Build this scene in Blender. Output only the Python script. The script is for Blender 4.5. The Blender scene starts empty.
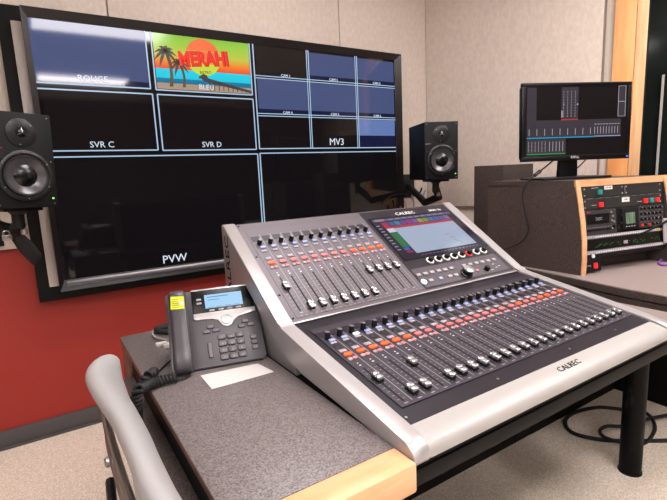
import bpy, bmesh, math, random
from mathutils import Matrix, Vector
R = math.radians
col = bpy.context.scene.collection
random.seed(7)

# ------------------------------------------------------------------ materials
def lin(c):
    o = []
    for x in c[:3]:
        x = x / 255.0
        o.append(x / 12.92 if x <= 0.04045 else ((x + 0.055) / 1.055) ** 2.4)
    return (*o, 1.0)

MATS = {}
EXPO = 0.44; EXPN = 2 ** EXPO
def mat(name, c, rough=0.5, metal=0.0, emis=None, estr=0.0, c2=None, scale=100.0, detail=2.0,
        bump=0.0, bscale=None, stretch=None, spec=None, coat=0.0, contrast=(0.35, 0.65)):
    if name in MATS:
        return MATS[name]
    m = bpy.data.materials.new(name)
    m.use_nodes = True
    nt = m.node_tree
    b = nt.nodes['Principled BSDF']
    b.inputs['Base Color'].default_value = lin(c)
    b.inputs['Roughness'].default_value = rough
    b.inputs['Metallic'].default_value = metal
    if spec is not None:
        b.inputs['Specular IOR Level'].default_value = spec
    if coat:
        b.inputs['Coat Weight'].default_value = coat
        b.inputs['Coat Roughness'].default_value = 0.08
    if emis and name != 'troffer_diffuser': estr = estr / EXPN
    if emis:
        b.inputs['Emission Color'].default_value = lin(emis)
        b.inputs['Emission Strength'].default_value = estr
    if c2 or bump:
        tc = nt.nodes.new('ShaderNodeTexCoord')
        mp = nt.nodes.new('ShaderNodeMapping')
        nt.links.new(tc.outputs['Object'], mp.inputs['Vector'])
        if stretch:
            mp.inputs['Scale'].default_value = stretch
        n = nt.nodes.new('ShaderNodeTexNoise')
        n.inputs['Scale'].default_value = scale
        n.inputs['Detail'].default_value = detail
        nt.links.new(mp.outputs[0], n.inputs['Vector'])
        if c2:
            cr = nt.nodes.new('ShaderNodeValToRGB')
            cr.color_ramp.elements[0].position = contrast[0]
            cr.color_ramp.elements[1].position = contrast[1]
            cr.color_ramp.elements[0].color = lin(c)
            cr.color_ramp.elements[1].color = lin(c2)
            nt.links.new(n.outputs['Fac'], cr.inputs[0])
            nt.links.new(cr.outputs[0], b.inputs['Base Color'])
        if bump:
            n2 = n
            if bscale:
                n2 = nt.nodes.new('ShaderNodeTexNoise')
                n2.inputs['Scale'].default_value = bscale
                nt.links.new(mp.outputs[0], n2.inputs['Vector'])
            bp = nt.nodes.new('ShaderNodeBump')
            bp.inputs['Strength'].default_value = bump
            bp.inputs['Distance'].default_value = 0.004
            nt.links.new(n2.outputs['Fac'], bp.inputs['Height'])
            nt.links.new(bp.outputs[0], b.inputs['Normal'])
    MATS[name] = m
    return m

def glow(name, c, s=1.0, rough=0.25):
    return mat(name, (8, 8, 10), rough, emis=c, estr=s)

CARPET = mat('carpet', (202, 184, 166), 0.95, c2=(238, 224, 207), scale=170, detail=3, bump=0.5, bscale=260)
FABRIC = mat('fabric_panel_beige', (192, 177, 165), 0.95, c2=(202, 188, 176), scale=60, detail=6, bump=0.05, bscale=420, stretch=(1, 1, 0.5))
REDPAINT = mat('red_paint', (148, 37, 26), 0.6)
BEIGEPAINT = mat('beige_paint', (196, 186, 172), 0.6)
GREYPAINT = mat('grey_paint', (110, 102, 98), 0.7)
DARKPAINT = mat('dark_brown_paint', (52, 40, 36), 0.7)
CEIL = mat('ceiling_tile', (225, 222, 214), 0.9, c2=(205, 202, 194), scale=90, bump=0.2)
BASE = mat('baseboard_vinyl', (72, 68, 68), 0.5)
LAM = mat('granite_laminate', (74, 67, 67), 0.4, c2=(128, 118, 116), scale=330, detail=5, contrast=(0.34, 0.68), bump=0.05)
LAMEDGE = mat('laminate_edge_brown', (92, 62, 50), 0.55, c2=(120, 82, 66), scale=40, detail=4)
DLAM = mat('dark_laminate', (42, 33, 30), 0.6, c2=(76, 63, 58), scale=260, detail=6, bump=0.05)
CLAM = mat('counter_laminate', (118, 104, 99), 0.45, c2=(148, 134, 129), scale=260, detail=6)
MAPLE = mat('maple_wood', (212, 156, 112), 0.45, c2=(226, 176, 132), scale=7, detail=4, stretch=(1, 6, 6), coat=0.15)
MAPLE2 = mat('window_maple', (218, 146, 84), 0.5, c2=(228, 162, 100), scale=5, detail=4, stretch=(6, 6, 0.6))
MAPLE3 = mat('window_bead_maple', (206, 160, 112), 0.5, c2=(226, 182, 134), scale=6, detail=4, stretch=(8, 8, 0.6))
BLACK = mat('black_matte', (7, 7, 8), 0.65, spec=.25)
BLACKP = mat('black_plastic', (12, 12, 14), 0.42, spec=.35)
BLACKG = mat('black_gloss', (6, 6, 7), 0.35, spec=.3)
RUBBER = mat('rubber_black', (18, 18, 19), 0.65)
SCRATCH = mat('scratched_black_metal', (8, 8, 9), 0.5, spec=.12, c2=(60, 58, 56), scale=26, detail=8, contrast=(0.62, 0.82), stretch=(1, 1, 0.35))
SPKBODY = mat('speaker_vinyl', (9, 9, 11), 0.6, spec=.25, bump=0.1, scale=300)
CONE = mat('woofer_cone', (78, 75, 78), 0.25, .3)
DOME = mat('dust_cap', (10, 10, 12), 0.25)
CHROME = mat('chrome', (150, 148, 146), 0.28, 1.0)
STEEL = mat('brushed_steel', (178, 174, 172), 0.35, 1.0)
SILVER = mat('silver_paint', (176, 171, 171), 0.36, 0.5)
PALM = mat('palm_rest_paint', (158, 154, 150), 0.42, 0.1)
PANELU = mat('console_panel', (88, 81, 86), 0.42, 0.3)
PANELL = mat('console_deck_panel', (56, 51, 59), 0.42, 0.25)
PANELD = mat('console_dark_trim', (36, 32, 39), 0.35, 0.2)
STRIPM = mat('channel_strip', (90, 83, 88), 0.45, 0.25)
MARK = mat('white_print', (205, 200, 202), 0.6)
MARKG = mat('grey_print', (148, 142, 146), 0.6)
SLOT = mat('slot_black', (6, 6, 7), 0.8)
CAPM = mat('fader_cap_silver', (196, 194, 196), 0.25, 0.7)
WINDOWM = mat('meter_glass', (34, 30, 46), 0.12)
BTNG = mat('grey_button', (150, 143, 147), 0.5)
BTND = mat('dark_button', (30, 28, 32), 0.4)
BTNB = mat('blue_button', (138, 152, 198), 0.45, emis=(130, 150, 220), estr=0.10)
BTNW = mat('white_button', (225, 228, 235), 0.4, emis=(225, 232, 245), estr=0.7)
BTNO = mat('orange_button', (225, 80, 30), 0.4, emis=(250, 92, 30), estr=0.5)
BTNP = mat('pink_button', (206, 100, 98), 0.45, emis=(215, 95, 92), estr=0.2)
BTNPD = mat('pale_pink_button', (190, 120, 122), 0.5)
PHONEB = mat('phone_charcoal', (66, 62, 66), 0.42)
PHONEH = mat('handset_charcoal', (60, 56, 60), 0.36)
PHONEK = mat('phone_key', (92, 86, 90), 0.35)
PHONES = mat('phone_silver', (196, 192, 192), 0.3, 0.5)
YEL = mat('sticker_yellow', (186, 194, 20), 0.6)
PAPER = mat('paper', (196, 190, 187), 0.8)
PLASTICG = mat('chair_grey_plastic', (158, 156, 155), 0.42)
GLASS = mat('dark_glass', (16, 22, 20), 0.10, spec=.12)
WHITEP = mat('white_plastic', (220, 216, 210), 0.5)

# ------------------------------------------------------------------ mesh builder
LOCAL = {}
class MB:
    def __init__(s):
        s.bm = bmesh.new(); s.mats = []
    def mi(s, m):
        if m is None: return 0
        if m not in s.mats: s.mats.append(m)
        return s.mats.index(m)
    def _fin(s, faces, m):
        i = s.mi(m)
        for f in faces: f.material_index = i
    def add(s, verts, faces, m=None, T=None):
        vs = [s.bm.verts.new((T @ Vector(v)) if T else Vector(v)) for v in verts]
        fs = []
        for f in faces:
            try: fs.append(s.bm.faces.new([vs[i] for i in f]))
            except ValueError: pass
        s._fin(fs, m)
        return vs, fs
    def box(s, x0, x1, y0, y1, z0, z1, m=None, T=None, bev=0.0, seg=2):
        v = [(x, y, z) for z in (z0, z1) for y in (y0, y1) for x in (x0, x1)]
        f = [(0, 2, 3, 1), (4, 5, 7, 6), (0, 1, 5, 4), (2, 6, 7, 3), (0, 4, 6, 2), (1, 3, 7, 5)]
        vs, fs = s.add(v, f, m, T)
        if bev:
            es = list({e for f_ in fs for e in f_.edges})
            r = bmesh.ops.bevel(s.bm, geom=es, offset=bev, segments=seg, affect='EDGES', profile=0.5)
            s._fin(r['faces'], m)
        return s
    def prism(s, poly, h0, h1, m=None, T=None, bev=0.0):
        # poly in XY, extruded along Z
        n = len(poly)
        a = sum(poly[i][0] * poly[(i + 1) % n][1] - poly[(i + 1) % n][0] * poly[i][1] for i in range(n))
        if a < 0: poly = poly[::-1]
        v = [(p[0], p[1], h0) for p in poly] + [(p[0], p[1], h1) for p in poly]
        f = [tuple(range(n))[::-1], tuple(range(n, 2 * n))] + [(i, (i + 1) % n, n + (i + 1) % n, n + i) for i in range(n)]
        vs, fs = s.add(v, f, m, T)
        if bev:
            es = list({e for f_ in fs[:2] for e in f_.edges})
            r = bmesh.ops.bevel(s.bm, geom=es, offset=bev, segments=2, affect='EDGES', profile=0.5)
            s._fin(r['faces'], m)
        return s
    def lathe(s, prof, m=None, T=None, n=24, caps=True):
        # prof list of (r, z); around Z
        v = []; f = []
        for r, z in prof:
            for k in range(n):
                a = 2 * math.pi * k / n
                v.append((r * math.cos(a), r * math.sin(a), z))
        for j in range(len(prof) - 1):
            for k in range(n):
                k2 = (k + 1) % n
                f.append((j * n + k, j * n + k2, (j + 1) * n + k2, (j + 1) * n + k))
        if caps:
            f.append(tuple(range(n))[::-1]); L = (len(prof) - 1) * n
            f.append(tuple(range(L, L + n)))
        s.add(v, f, m, T)
        return s
    def cyl(s, r, z0, z1, m=None, T=None, n=20, bev=0.0):
        if bev: return s.lathe([(r, z0), (r, z1 - bev), (r - bev, z1)], m, T, n)
        return s.lathe([(r, z0), (r, z1)], m, T, n)
    def tube(s, pts, r, m=None, n=8, T=None, smooth=0, closed=False):
        P = [Vector(p) for p in pts]
        if smooth: P = catmull(P, smooth)
        v = []; f = []
        up = Vector((0, 0, 1)); prev = None
        for i, p in enumerate(P):
            d = (P[min(i + 1, len(P) - 1)] - P[max(i - 1, 0)])
            d = d.normalized() if d.length > 1e-9 else Vector((0, 0, 1))
            if prev is None:
                a = d.cross(up)
                if a.length < 1e-3: a = d.cross(Vector((1, 0, 0)))
            else:
                a = prev - d * prev.dot(d)
                if a.length < 1e-6: a = d.cross(up)
            a.normalize(); prev = a; b = d.cross(a)
            rr = r[i] if isinstance(r, (list, tuple)) and not smooth else (r if not isinstance(r, (list, tuple)) else r[min(len(r) - 1, i * len(r) // len(P))])
            for k in range(n):
                t = 2 * math.pi * k / n
                v.append(p + a * (rr * math.cos(t)) + b * (rr * math.sin(t)))
        for i in range(len(P) - 1):
            for k in range(n):
                k2 = (k + 1) % n
                f.append((i * n + k, i * n + k2, (i + 1) * n + k2, (i + 1) * n + k))
        f.append(tuple(range(n))[::-1]); L = (len(P) - 1) * n
        f.append(tuple(range(L, L + n)))
        s.add(v, f, m, T)
        return s
    def text(s, txt, size, m=None, T=None, depth=0.0006, align='CENTER', sx=1.0, bold=0.0):
        cu = bpy.data.curves.new('t', 'FONT'); cu.body = txt; cu.size = size
        cu.align_x = align; cu.align_y = 'CENTER'; cu.extrude = depth; cu.resolution_u = 2; cu.offset = bold * size
        o = bpy.data.objects.new('t', cu); col.objects.link(o)
        dg = bpy.context.evaluated_depsgraph_get(); dg.update()
        me = bpy.data.meshes.new_from_object(o.evaluated_get(dg))
        S = Matrix.Diagonal((sx, 1, 1, 1))
        TT = (T @ S) if T else S
        s.add([tuple(TT @ v.co) for v in me.vertices], [tuple(p.vertices) for p in me.polygons], m)
        bpy.data.objects.remove(o); bpy.data.curves.remove(cu); bpy.data.meshes.remove(me)
        return s
    def build(s, name, parent=None, m=None, M=None, smooth=True, angle=35, subs=None):
        me = bpy.data.meshes.new(name)
        bmesh.ops.recalc_face_normals(s.bm, faces=s.bm.faces[:]) if not subs == 'keep' else None
        s.bm.to_mesh(me); s.bm.free()
        for mm in (s.mats if s.mats else [m]): me.materials.append(mm)
        if smooth:
            me.polygons.foreach_set('use_smooth', [True] * len(me.polygons))
            me.set_sharp_from_angle(angle=R(angle))
        o = bpy.data.objects.new(name, me); col.objects.link(o)
        if parent: o.parent = parent
        LOCAL[o.name] = M if M is not None else Matrix()
        if parent and parent.parent: o.matrix_local = LOCAL[parent.name].inverted() @ LOCAL[o.name]
        elif M is not None: o.matrix_local = M
        return o

def catmull(P, k):
    out = []
    n = len(P)
    for i in range(n - 1):
        p0 = P[max(i - 1, 0)]; p1 = P[i]; p2 = P[i + 1]; p3 = P[min(i + 2, n - 1)]
        for j in range(k):
            t = j / k
            out.append(0.5 * ((2 * p1) + (p2 - p0) * t + (2 * p0 - 5 * p1 + 4 * p2 - p3) * t * t + (3 * p1 - p0 - 3 * p2 + p3) * t ** 3))
    out.append(P[-1])
    return out

def share(o, name, parent, M, m=None):
    c = o.copy(); c.name = name; col.objects.link(c); c.parent = parent; c.matrix_local = M
    return c

def root(name, loc, label, cat, group=None, M=None):
    o = bpy.data.objects.new(name, None); col.objects.link(o)
    o.empty_display_size = 0.05
    if M is not None: o.matrix_world = M
    else: o.location = loc
    o['label'] = label; o['category'] = cat; o['kind'] = 'thing'
    if group: o['group'] = group
    return o

def tag(o, label, cat, group=None, kind='thing'):
    o['label'] = label; o['category'] = cat; o['kind'] = kind
    if group: o['group'] = group
    return o

def struct(o, label=None):
    o['kind'] = 'structure'
    return o

def frame(o, x, y, z):
    return Matrix(((x[0], y[0], z[0], o[0]), (x[1], y[1], z[1], o[1]), (x[2], y[2], z[2], o[2]), (0, 0, 0, 1)))
def TR(x, y, z): return Matrix.Translation((x, y, z))
def RX(a): return Matrix.Rotation(R(a), 4, 'X')
def RY(a): return Matrix.Rotation(R(a), 4, 'Y')
def RZ(a): return Matrix.Rotation(R(a), 4, 'Z')
# plane facing -Y : text x->X, y->Z
WALLT = frame((0, 0, 0), (1, 0, 0), (0, 0, 1), (0, -1, 0))

FL = -0.763; CE = 1.94; YW = 1.945; DZ = -0.023
CX, CY = 1.9235, 1.945              # room corner
WA = 25.7
WD = Vector((math.sin(R(WA)), -math.cos(R(WA)), 0))      # along the right wall, away from the corner
WN = Vector((-math.cos(R(WA)), -math.sin(R(WA)), 0))     # into the room

# ------------------------------------------------------------------ room
XR = CX + WD.x * 8.5; YF = CY + WD.y * 8.5
room = [(-3.2, YW), (CX, CY), (XR, YF), (-3.2, YF)]
struct(MB().prism(room, FL - 0.05, FL).build('floor', m=CARPET, smooth=False))
struct(MB().prism(room, CE, CE + 0.05).build('ceiling', m=CEIL, smooth=False))
wb = MB(); wb.box(-3.2, CX + 0.1, YW, YW + 0.12, FL - .05, 0.20, REDPAINT); wb.box(-3.2, CX + 0.1, YW, YW + 0.12, 0.20, CE + .05, BEIGEPAINT)
struct(wb.build('wall_back', smooth=False))
struct(MB().box(-3.32, -3.2, YF, YW + .12, FL - .05, CE + .05).build('wall_left', m=GREYPAINT, smooth=False))
struct(MB().box(-3.32, XR + .1, YF - .12, YF, FL - .05, CE + .05).build('wall_front', m=DARKPAINT, smooth=False))
# right wall frame: local x along wall, y outwards (behind the wall), z up ; window hole w 1.236..2.9, z 0.02..1.6
MW = frame((CX, CY, 0), WD, -WN, (0, 0, 1))
WX0, WX1, WZ0, WZ1 = 1.234, 2.95, 0.14, 1.62
wr = MB()
wr.box(0, WX0, 0, .12, FL - .05, CE + .05); wr.box(WX1, 8.6, 0, .12, FL - .05, CE + .05)
wr.box(WX0, WX1, 0, .12, FL - .05, WZ0); wr.box(WX0, WX1, 0, .12, WZ1, CE + .05)
o = wr.build('wall_right', m=BEIGEPAINT, smooth=False, M=MW); struct(o)
bb = MB(); bb.box(-3.2, CX, YW - .012, YW, FL, -0.675, bev=0.003); bb.box(-3.2, CX, YW - .022, YW - .01, FL, FL + .012, bev=0.003)
struct(bb.build('baseboard_back', m=BASE))
bb = MB(); bb.box(0.02, 8.4, -.012, 0, FL, -0.675, bev=0.003)
struct(bb.build('baseboard_right', m=BASE, M=MW))
# observation window in the right wall
win = MB(); win.box(WX0, WX1, .06, .068, WZ0, WZ1); win = win.build('window_1', m=GLASS, smooth=False, M=MW); struct(win)
c = MB()
c.box(1.130, 1.234, -.022, 0, .04, 1.72, MAPLE2, bev=.003); c.box(2.95, 3.054, -.022, 0, .04, 1.72, MAPLE2, bev=.003)
c.box(1.234, 2.95, -.022, 0, 1.62, 1.72, MAPLE2, bev=.003); c.box(1.234, 2.95, -.022, 0, .04, .14, MAPLE2, bev=.003)
struct(c.build('window_casing', win))
c = MB()
for x0, x1 in ((1.236, 1.290), (2.894, 2.948)): c.box(x0, x1, -.012, .05, .142, 1.618, MAPLE3, bev=.003)
c.box(1.290, 2.894, -.012, .05, 1.57, 1.618, MAPLE3, bev=.003); c.box(1.290, 2.894, -.012, .05, .142, .19, MAPLE3, bev=.003)
struct(c.build('window_bead', win))
c = MB()
c.box(1.290, 1.300, .03, .055, .19, 1.57, BLACK); c.box(2.884, 2.894, .03, .055, .19, 1.57, BLACK)
struct(c.build('window_gasket', win, smooth=False))
struct(MB().box(1.372, 1.384, .034, .055, .19, .88, mat('mullion_grey', (150, 148, 142), .5)).build('window_mullion', win))
# ceiling troffers: two rows behind the camera, one ahead, one added to light the right side
LIGHTM = mat('troffer_diffuser', (240, 240, 235), 0.5, emis=(255, 249, 250), estr=21.0)
FRAMEW = mat('troffer_frame', (225, 225, 220), 0.4)
TROF = [(0.28, -1.12, 1.15, .55, 'recessed ceiling light nearest behind the viewpoint'),
        (0.35, -3.75, 1.15, .55, 'recessed ceiling light far behind the viewpoint near the front wall'),
        (-1.9, -1.12, 1.15, .55, 'recessed ceiling light towards the left wall beside the first row'),
        (2.10, -.30, 1.15, .55, 'added recessed ceiling light brightening the right side, towards the wood-framed window'),  # unseen fixture added to light the right side, clear of the television reflection
        (-1.9, -3.75, 1.15, .55, 'recessed ceiling light in the back left of the room'),
        (0.5, 0.75, 1.15, .30, 'slim recessed ceiling light above the mixing console')]
for x, y, w, d, lb in TROF:
    t = root('ceiling_light', (x, y, CE), lb, 'ceiling light', 'recessed ceiling lights')
    f = MB()
    f.box(-w / 2 - .03, w / 2 + .03, -d / 2 - .03, -d / 2, -.02, 0); f.box(-w / 2 - .03, w / 2 + .03, d / 2, d / 2 + .03, -.02, 0)
    f.box(-w / 2 - .03, -w / 2, -d / 2, d / 2, -.02, 0); f.box(w / 2, w / 2 + .03, -d / 2, d / 2, -.02, 0)
    f.build('light_frame', t, FRAMEW, smooth=False)
    MB().box(-w / 2, w / 2, -d / 2, d / 2, -.012, -.002).build('diffuser', t, LIGHTM, smooth=False)

# fabric-wrapped acoustic panels
PT = 0.028
for x0, x1, lb in ((-2.7, -1.374, 'beige fabric acoustic panel on the back wall, beyond the left speaker'),
                   (-1.368, -0.089, 'beige fabric acoustic panel on the back wall behind the left speaker'),
                   (-0.083, 1.196, 'beige fabric acoustic panel on the back wall above the middle of the television'),
                   (1.202, 1.910, 'beige fabric acoustic panel on the back wall, between the television and the corner')):
    tag(MB().box(x0, x1, YW - PT, YW, 0.152, 1.93, bev=.004).build('acoustic_panel', m=FABRIC), lb, 'acoustic panel', 'acoustic panels')
tag(MB().box(0.020, 1.078, -PT, 0, 0.155, 1.93, bev=.004).build('acoustic_panel', m=FABRIC, M=MW),
    'beige fabric acoustic panel on the right wall, between the corner and the wood-framed window', 'acoustic panel', 'acoustic panels')
struct(MB().box(1.080, 1.090, -PT + .002, 0, 0.155, 1.93).build('trim_1', m=mat('panel_edge_trim', (120, 104, 92), .6), M=MW))
struct(MB().box(0.03, 1.09, -PT + .004, 0, 0.143, 0.154).build('trim_2', m=mat('panel_edge_trim', (120, 104, 92), .6), M=MW))

# ------------------------------------------------------------------ television with multiview picture
YT = 1.80
TVL = (0.569, YT, -0.045)
tv = root('television', TVL, 'large black wall-mounted television showing a grid of camera feeds, behind the console', 'television')
I = TR(-TVL[0], -TVL[1], -TVL[2])
BEZ = mat('tv_bezel', (20, 15, 17), 0.3)
b = MB(); b.box(-.40, 1.54, YT + .03, YT + .10, .03, 1.10, bev=.01); b.build('back_housing', tv, BLACK, I)
b = MB()
x0, x1, z0, z1 = -.430, 1.573, -.045, 1.137; sx0, sx1, sz0, sz1 = -.409, 1.525, .003, 1.098
def bez(pa, pb, qa, qb):
    # bevelled bezel bar : outer edge (back) to inner edge (front)
    v = [(*pa, YT + .03), (*pb, YT + .03), (*pb, YT - .012), (*pa, YT - .012), (*qa, YT), (*qb, YT)]
    v = [(p[0], p[2], p[1]) for p in v]
    b.add(v, [(0, 1, 2, 3), (3, 2, 5, 4), (0, 4, 5, 1), (0, 3, 4), (1, 5, 2)], BEZ)
bez((x0, z0), (x1, z0), (sx0, sz0), (sx1, sz0)); bez((x0, z1), (x1, z1), (sx0, sz1), (sx1, sz1))
bez((x0, z0), (x0, z1), (sx0, sz0), (sx0, sz1)); bez((x1, z0), (x1, z1), (sx1, sz0), (sx1, sz1))
b.build('bezel', tv, None, I, smooth=False)
b = MB(); b.prism([(-.017, -.016), (-.017, -.024), (-.004, -.004), (.002, -.004)], -.400, 1.515, T=frame((0, YT, 0), (0, 1, 0), (0, 0, 1), (1, 0, 0)))
b.build('lower_bezel_trim', tv, mat('bezel_trim_grey', (110, 105, 108), .35, .6), I, smooth=False)
scr = MB().box(sx0 - .003, sx1 + .003, YT + .004, YT + .03, sz0 - .003, sz1 + .003).build('screen', tv, mat('screen_black', (9, 8, 10), .05, emis=(13, 10, 12), estr=.9, spec=.45), I, smooth=False)
def panel(name, xa, xb, za, zb, m, y=.0030):
    return MB().box(xa, xb, YT + y, YT + .004, za, zb).build(name, scr, m, I, smooth=False)
BLU = mat('feed_blue', (10, 12, 20), .05, emis=(72, 82, 122), estr=1.0, spec=.3)
BLU2 = mat('feed_blue_light', (10, 12, 20), .05, emis=(98, 122, 176), estr=1.0)
BLU3 = mat('feed_navy', (8, 10, 20), .05, emis=(22, 26, 56), estr=1.0)
DRK = mat('feed_dark', (9, 8, 9), .05, emis=(20, 14, 16), estr=.9)
LINE = mat('screen_line', (10, 10, 10), .2, emis=(176, 204, 232), estr=.95)
TXT = mat('screen_text', (10, 10, 10), .2, emis=(212, 222, 236), estr=1.1)
panel('feed_picture', -.409, .038, .872, 1.098, BLU); panel('feed_picture', -.409, .038, .846, .872, BLU3)
panel('feed_picture', -.395, .046, .568, .818, DRK); panel('feed_picture', .074, .552, .564, .818, DRK)
gx = [.577, .897, 1.229, 1.525]; gz = [1.098, .937, .744, .566]
kinds = [[DRK, BLU, BLU], [BLU, BLU, BLU], [DRK, DRK, None]]
for r_ in range(3):
    for c_ in range(3):
        k = kinds[r_][c_]
        xa, xb, zb, za = gx[c_] + .008, gx[c_ + 1] - .006, gz[r_] - .010, gz[r_ + 1] + .008
        if k is BLU:
            panel('feed_picture', xa, xb, za + .022, zb, BLU); panel('feed_picture', xa, xb, za, za + .022, BLU3)
        elif k: panel('feed_picture', xa, xb, za, zb, k)
        else:
            panel('feed_picture', xa, xb, za + .065, zb, BLU2); panel('feed_picture', xa, xb, za, za + .065, BLU3)
l = MB()
def ln(xa, za, xb, zb, t=.0055):
    if abs(xa - xb) < 1e-6: l.box(xa - t / 2, xa + t / 2, YT + .0015, YT + .004, min(za, zb), max(za, zb))
    else: l.box(min(xa, xb), max(xa, xb), YT + .0015, YT + .004, za - t / 2, za + t / 2)
ln(-.409, .845, .044, .845); ln(.043, .845, .043, 1.098)
for zz in (.821, .565): ln(-.409 + (.0), zz, .049, zz)
ln(.049, .565, .049, .821); ln(.071, .563, .071, .821); ln(.071, .821, .554, .821); ln(.071, .563, .554, .563); ln(.554, .563, .554, .821)
ln(.068, .842, .068, 1.098); ln(.068, .842, .552, .842); ln(.553, .842, .553, 1.098)
ln(.573, .566, .573, 1.098)
ln(-.409, .539, .559, .539); ln(.572, .542, 1.525, .542); ln(.573, .566, 1.525, .566)
ln(.559, .003, .559, .539); ln(.573, .003, .573, .542)
for zz in (.937, .744):
    ln(.577, zz + .006, 1.525, zz + .006, .004); ln(.577, zz - .006, 1.525, zz - .006, .004)
for xx in (.897, 1.229):
    ln(xx - .006, .566, xx - .006, 1.098, .004); ln(xx + .006, .566, xx + .006, 1.098, .004)
l.build('grid_lines', scr, LINE, I, smooth=False)
def wtext(s, x, z, size, m=TXT, par=scr, y=.001, rot=0, sx=1.0, name='caption', dep=.0006, bold=0):
    return MB().text(s, size, m, TR(x, YT + y, z) @ WALLT @ RZ(rot), dep, sx=sx, bold=bold).build(name, par, None, I, smooth=False)
wtext('ROUGE', -.195, .872, .036); wtext('SVR C', -.19, .590, .038); wtext('SVR D', .313, .588, .038)
wtext('MV3', 1.07, .600, .056); wtext('PVW', .075, .034, .056); wtext('BLEU', .310, .866, .034)
for i, xx in enumerate((.755, 1.065, 1.38)):
    for j, zz in enumerate((.952, .758)):
        wtext(('CAM %d' % (i + 1 + 3 * j)), xx, zz, .020)
# beach picture
pic = mat('beach_picture', (10, 10, 10), .12, emis=(255, 255, 255), estr=.95)
nt = pic.node_tree; bs = nt.nodes['Principled BSDF']
tc = nt.nodes.new('ShaderNodeTexCoord'); sp = nt.nodes.new('ShaderNodeSeparateXYZ'); cr = nt.nodes.new('ShaderNodeValToRGB')
nt.links.new(tc.outputs['Generated'], sp.inputs[0]); nt.links.new(sp.outputs['Z'], cr.inputs[0]); nt.links.new(cr.outputs[0], bs.inputs['Emission Color'])
els = [(0, (176, 150, 128)), (.11, (176, 150, 128)), (.115, (0, 110, 150)), (.20, (0, 130, 170)), (.205, (20, 205, 232)), (.375, (30, 210, 235)),
       (.38, (244, 74, 40)), (.5, (250, 130, 44)), (.66, (196, 204, 70)), (.85, (160, 208, 70)), (1, (140, 200, 64))]
for k, (p, c_) in enumerate(els):
    e = cr.color_ramp.elements[k] if k < 2 else cr.color_ramp.elements.new(p)
    e.position = p
    e.color = lin(c_)
cr.color_ramp.elements[0].position = 0
px0, px1, pz0, pz1 = .075, .548, .848, 1.096
beach = MB().box(px0, px1, YT + .0026, YT + .004, pz0, pz1).build('beach_picture', tv, pic, I, smooth=False)
def flat(name, polys, m, y):
    b = MB()
    T = frame((0, YT + y, 0), (1, 0, 0), (0, 0, 1), (0, -1, 0))
    for p in polys: b.prism(p, -.0006, .0, m, T)
    return b.build(name, beach, None, I, smooth=False)
scx, scz, sr = .306, 1.006, .086
SUN = mat('sun_orange', (10, 10, 10), .2, emis=(245, 112, 60), estr=1.0)
SUNL = mat('sun_lime', (10, 10, 10), .2, emis=(196, 216, 62), estr=1.0)
circ = lambda a0, a1, r=sr: [(scx + r * math.cos(R(a0 + (a1 - a0) * k / 30)), scz + r * math.sin(R(a0 + (a1 - a0) * k / 30))) for k in range(31)]
flat('sun_disc', [circ(20, 160), circ(-6, 18) + circ(162, 186)], SUN, .0018)
flat('sun_disc_lower', [circ(200, 340)], SUNL, .0016)
wtext('MERAHI', .308, .998, .090, mat('title_red', (10, 10, 10), .2, emis=(240, 44, 30), estr=1.0), beach, .0004, 5, .78, 'title_lettering', .0004, .035)
wtext('MERAHI', .311, .996, .093, mat('title_shade', (10, 10, 10), .2, emis=(190, 30, 26), estr=1.0), beach, .0012, 5, .77, 'title_shadow', .0002, .05)
wtext('BISTRO', .312, .936, .018, BLACK, beach, .0008, 4, 1, 'subtitle', .0003)
TRK = mat('palm_brown', (10, 8, 6), .3, emis=(80, 62, 30), estr=.9); LEAF = mat('palm_dark', (10, 8, 6), .3, emis=(52, 44, 26), estr=.9)
trs = []; lvs = []
for bx, tx, tz, s_ in ((.140, .125, 1.020, 1.05), (.200, .186, .972, .88)):
    n = 8; L = []; Rr = []
    for k in range(n + 1):
        t = k / n; x = bx + (tx - bx) * t + .012 * math.sin(math.pi * t) * s_; z = .860 + (tz - .860) * t; w = .008 * s_ * (1 - .4 * t)
        L.append((x - w, z)); Rr.append((x + w, z))
    trs.append(L + Rr[::-1])
    for a in (10, 45, 80, 120, 160, 195, 235, 300, 335):
        ln_ = .052 * s_; P1 = []; P2 = []
        for k in range(7):
            t = k / 6; d = ln_ * t; w = .007 * s_ * math.sin(math.pi * min(.97, t * .9 + .08))
            x = tx + d * math.cos(R(a)); z = tz + d * math.sin(R(a)) - .030 * s_ * t * t
            P1.append((x - w * math.sin(R(a)), z + w * math.cos(R(a)))); P2.append((x + w * math.sin(R(a)), z - w * math.cos(R(a))))
        lvs.append(P1 + P2[::-1])
flat('palm_trunks', trs, TRK, .0010)
flat('palm_leaves', lvs, LEAF, .0006)
pr_ = [[(.275, .914), (.300, .930), (.318, .922), (.322, .908), (.276, .906)], [(.285, .908), (.322, .910), (.548, .862), (.548, .850), (.30, .893)]]
for k in range(9):
    xx = .325 + k * .024; pr_.append([(xx, .852), (xx + .004, .852), (xx + .004, .905 - k * .0045), (xx, .905 - k * .0045)])
flat('pier', pr_, mat('pier_dark', (10, 8, 6), .3, emis=(54, 46, 52), estr=.9), .0008)
# black mounting board behind the television with a pale upright rail
mb = root('mounting_board', (.4, YW - .03, -.1), 'black mounting board with a pale upright rail, on the wall behind the television', 'wall board')
I2 = TR(-.4, -(YW - .03), .1)
b = MB(); b.box(-.514, 1.50, YW - .055, YW - PT - .0005, -.100, 1.165, bev=.003); b.build('board', mb, BLACK, I2)
b = MB(); b.box(-.468, -.430, YW - .085, YW - .055, -.030, 1.095, bev=.002); b.build('upright_rail', mb, mat('rail_grey', (188, 178, 172), .45, .1), I2)
b = MB(); b.box(.2, .9, YW - .058, YW - .045, .3, .8); b.box(.35, .75, YT + .09, YW - .05, .4, .7); b.build('mount_plate', mb, BLACK, I2)

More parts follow.
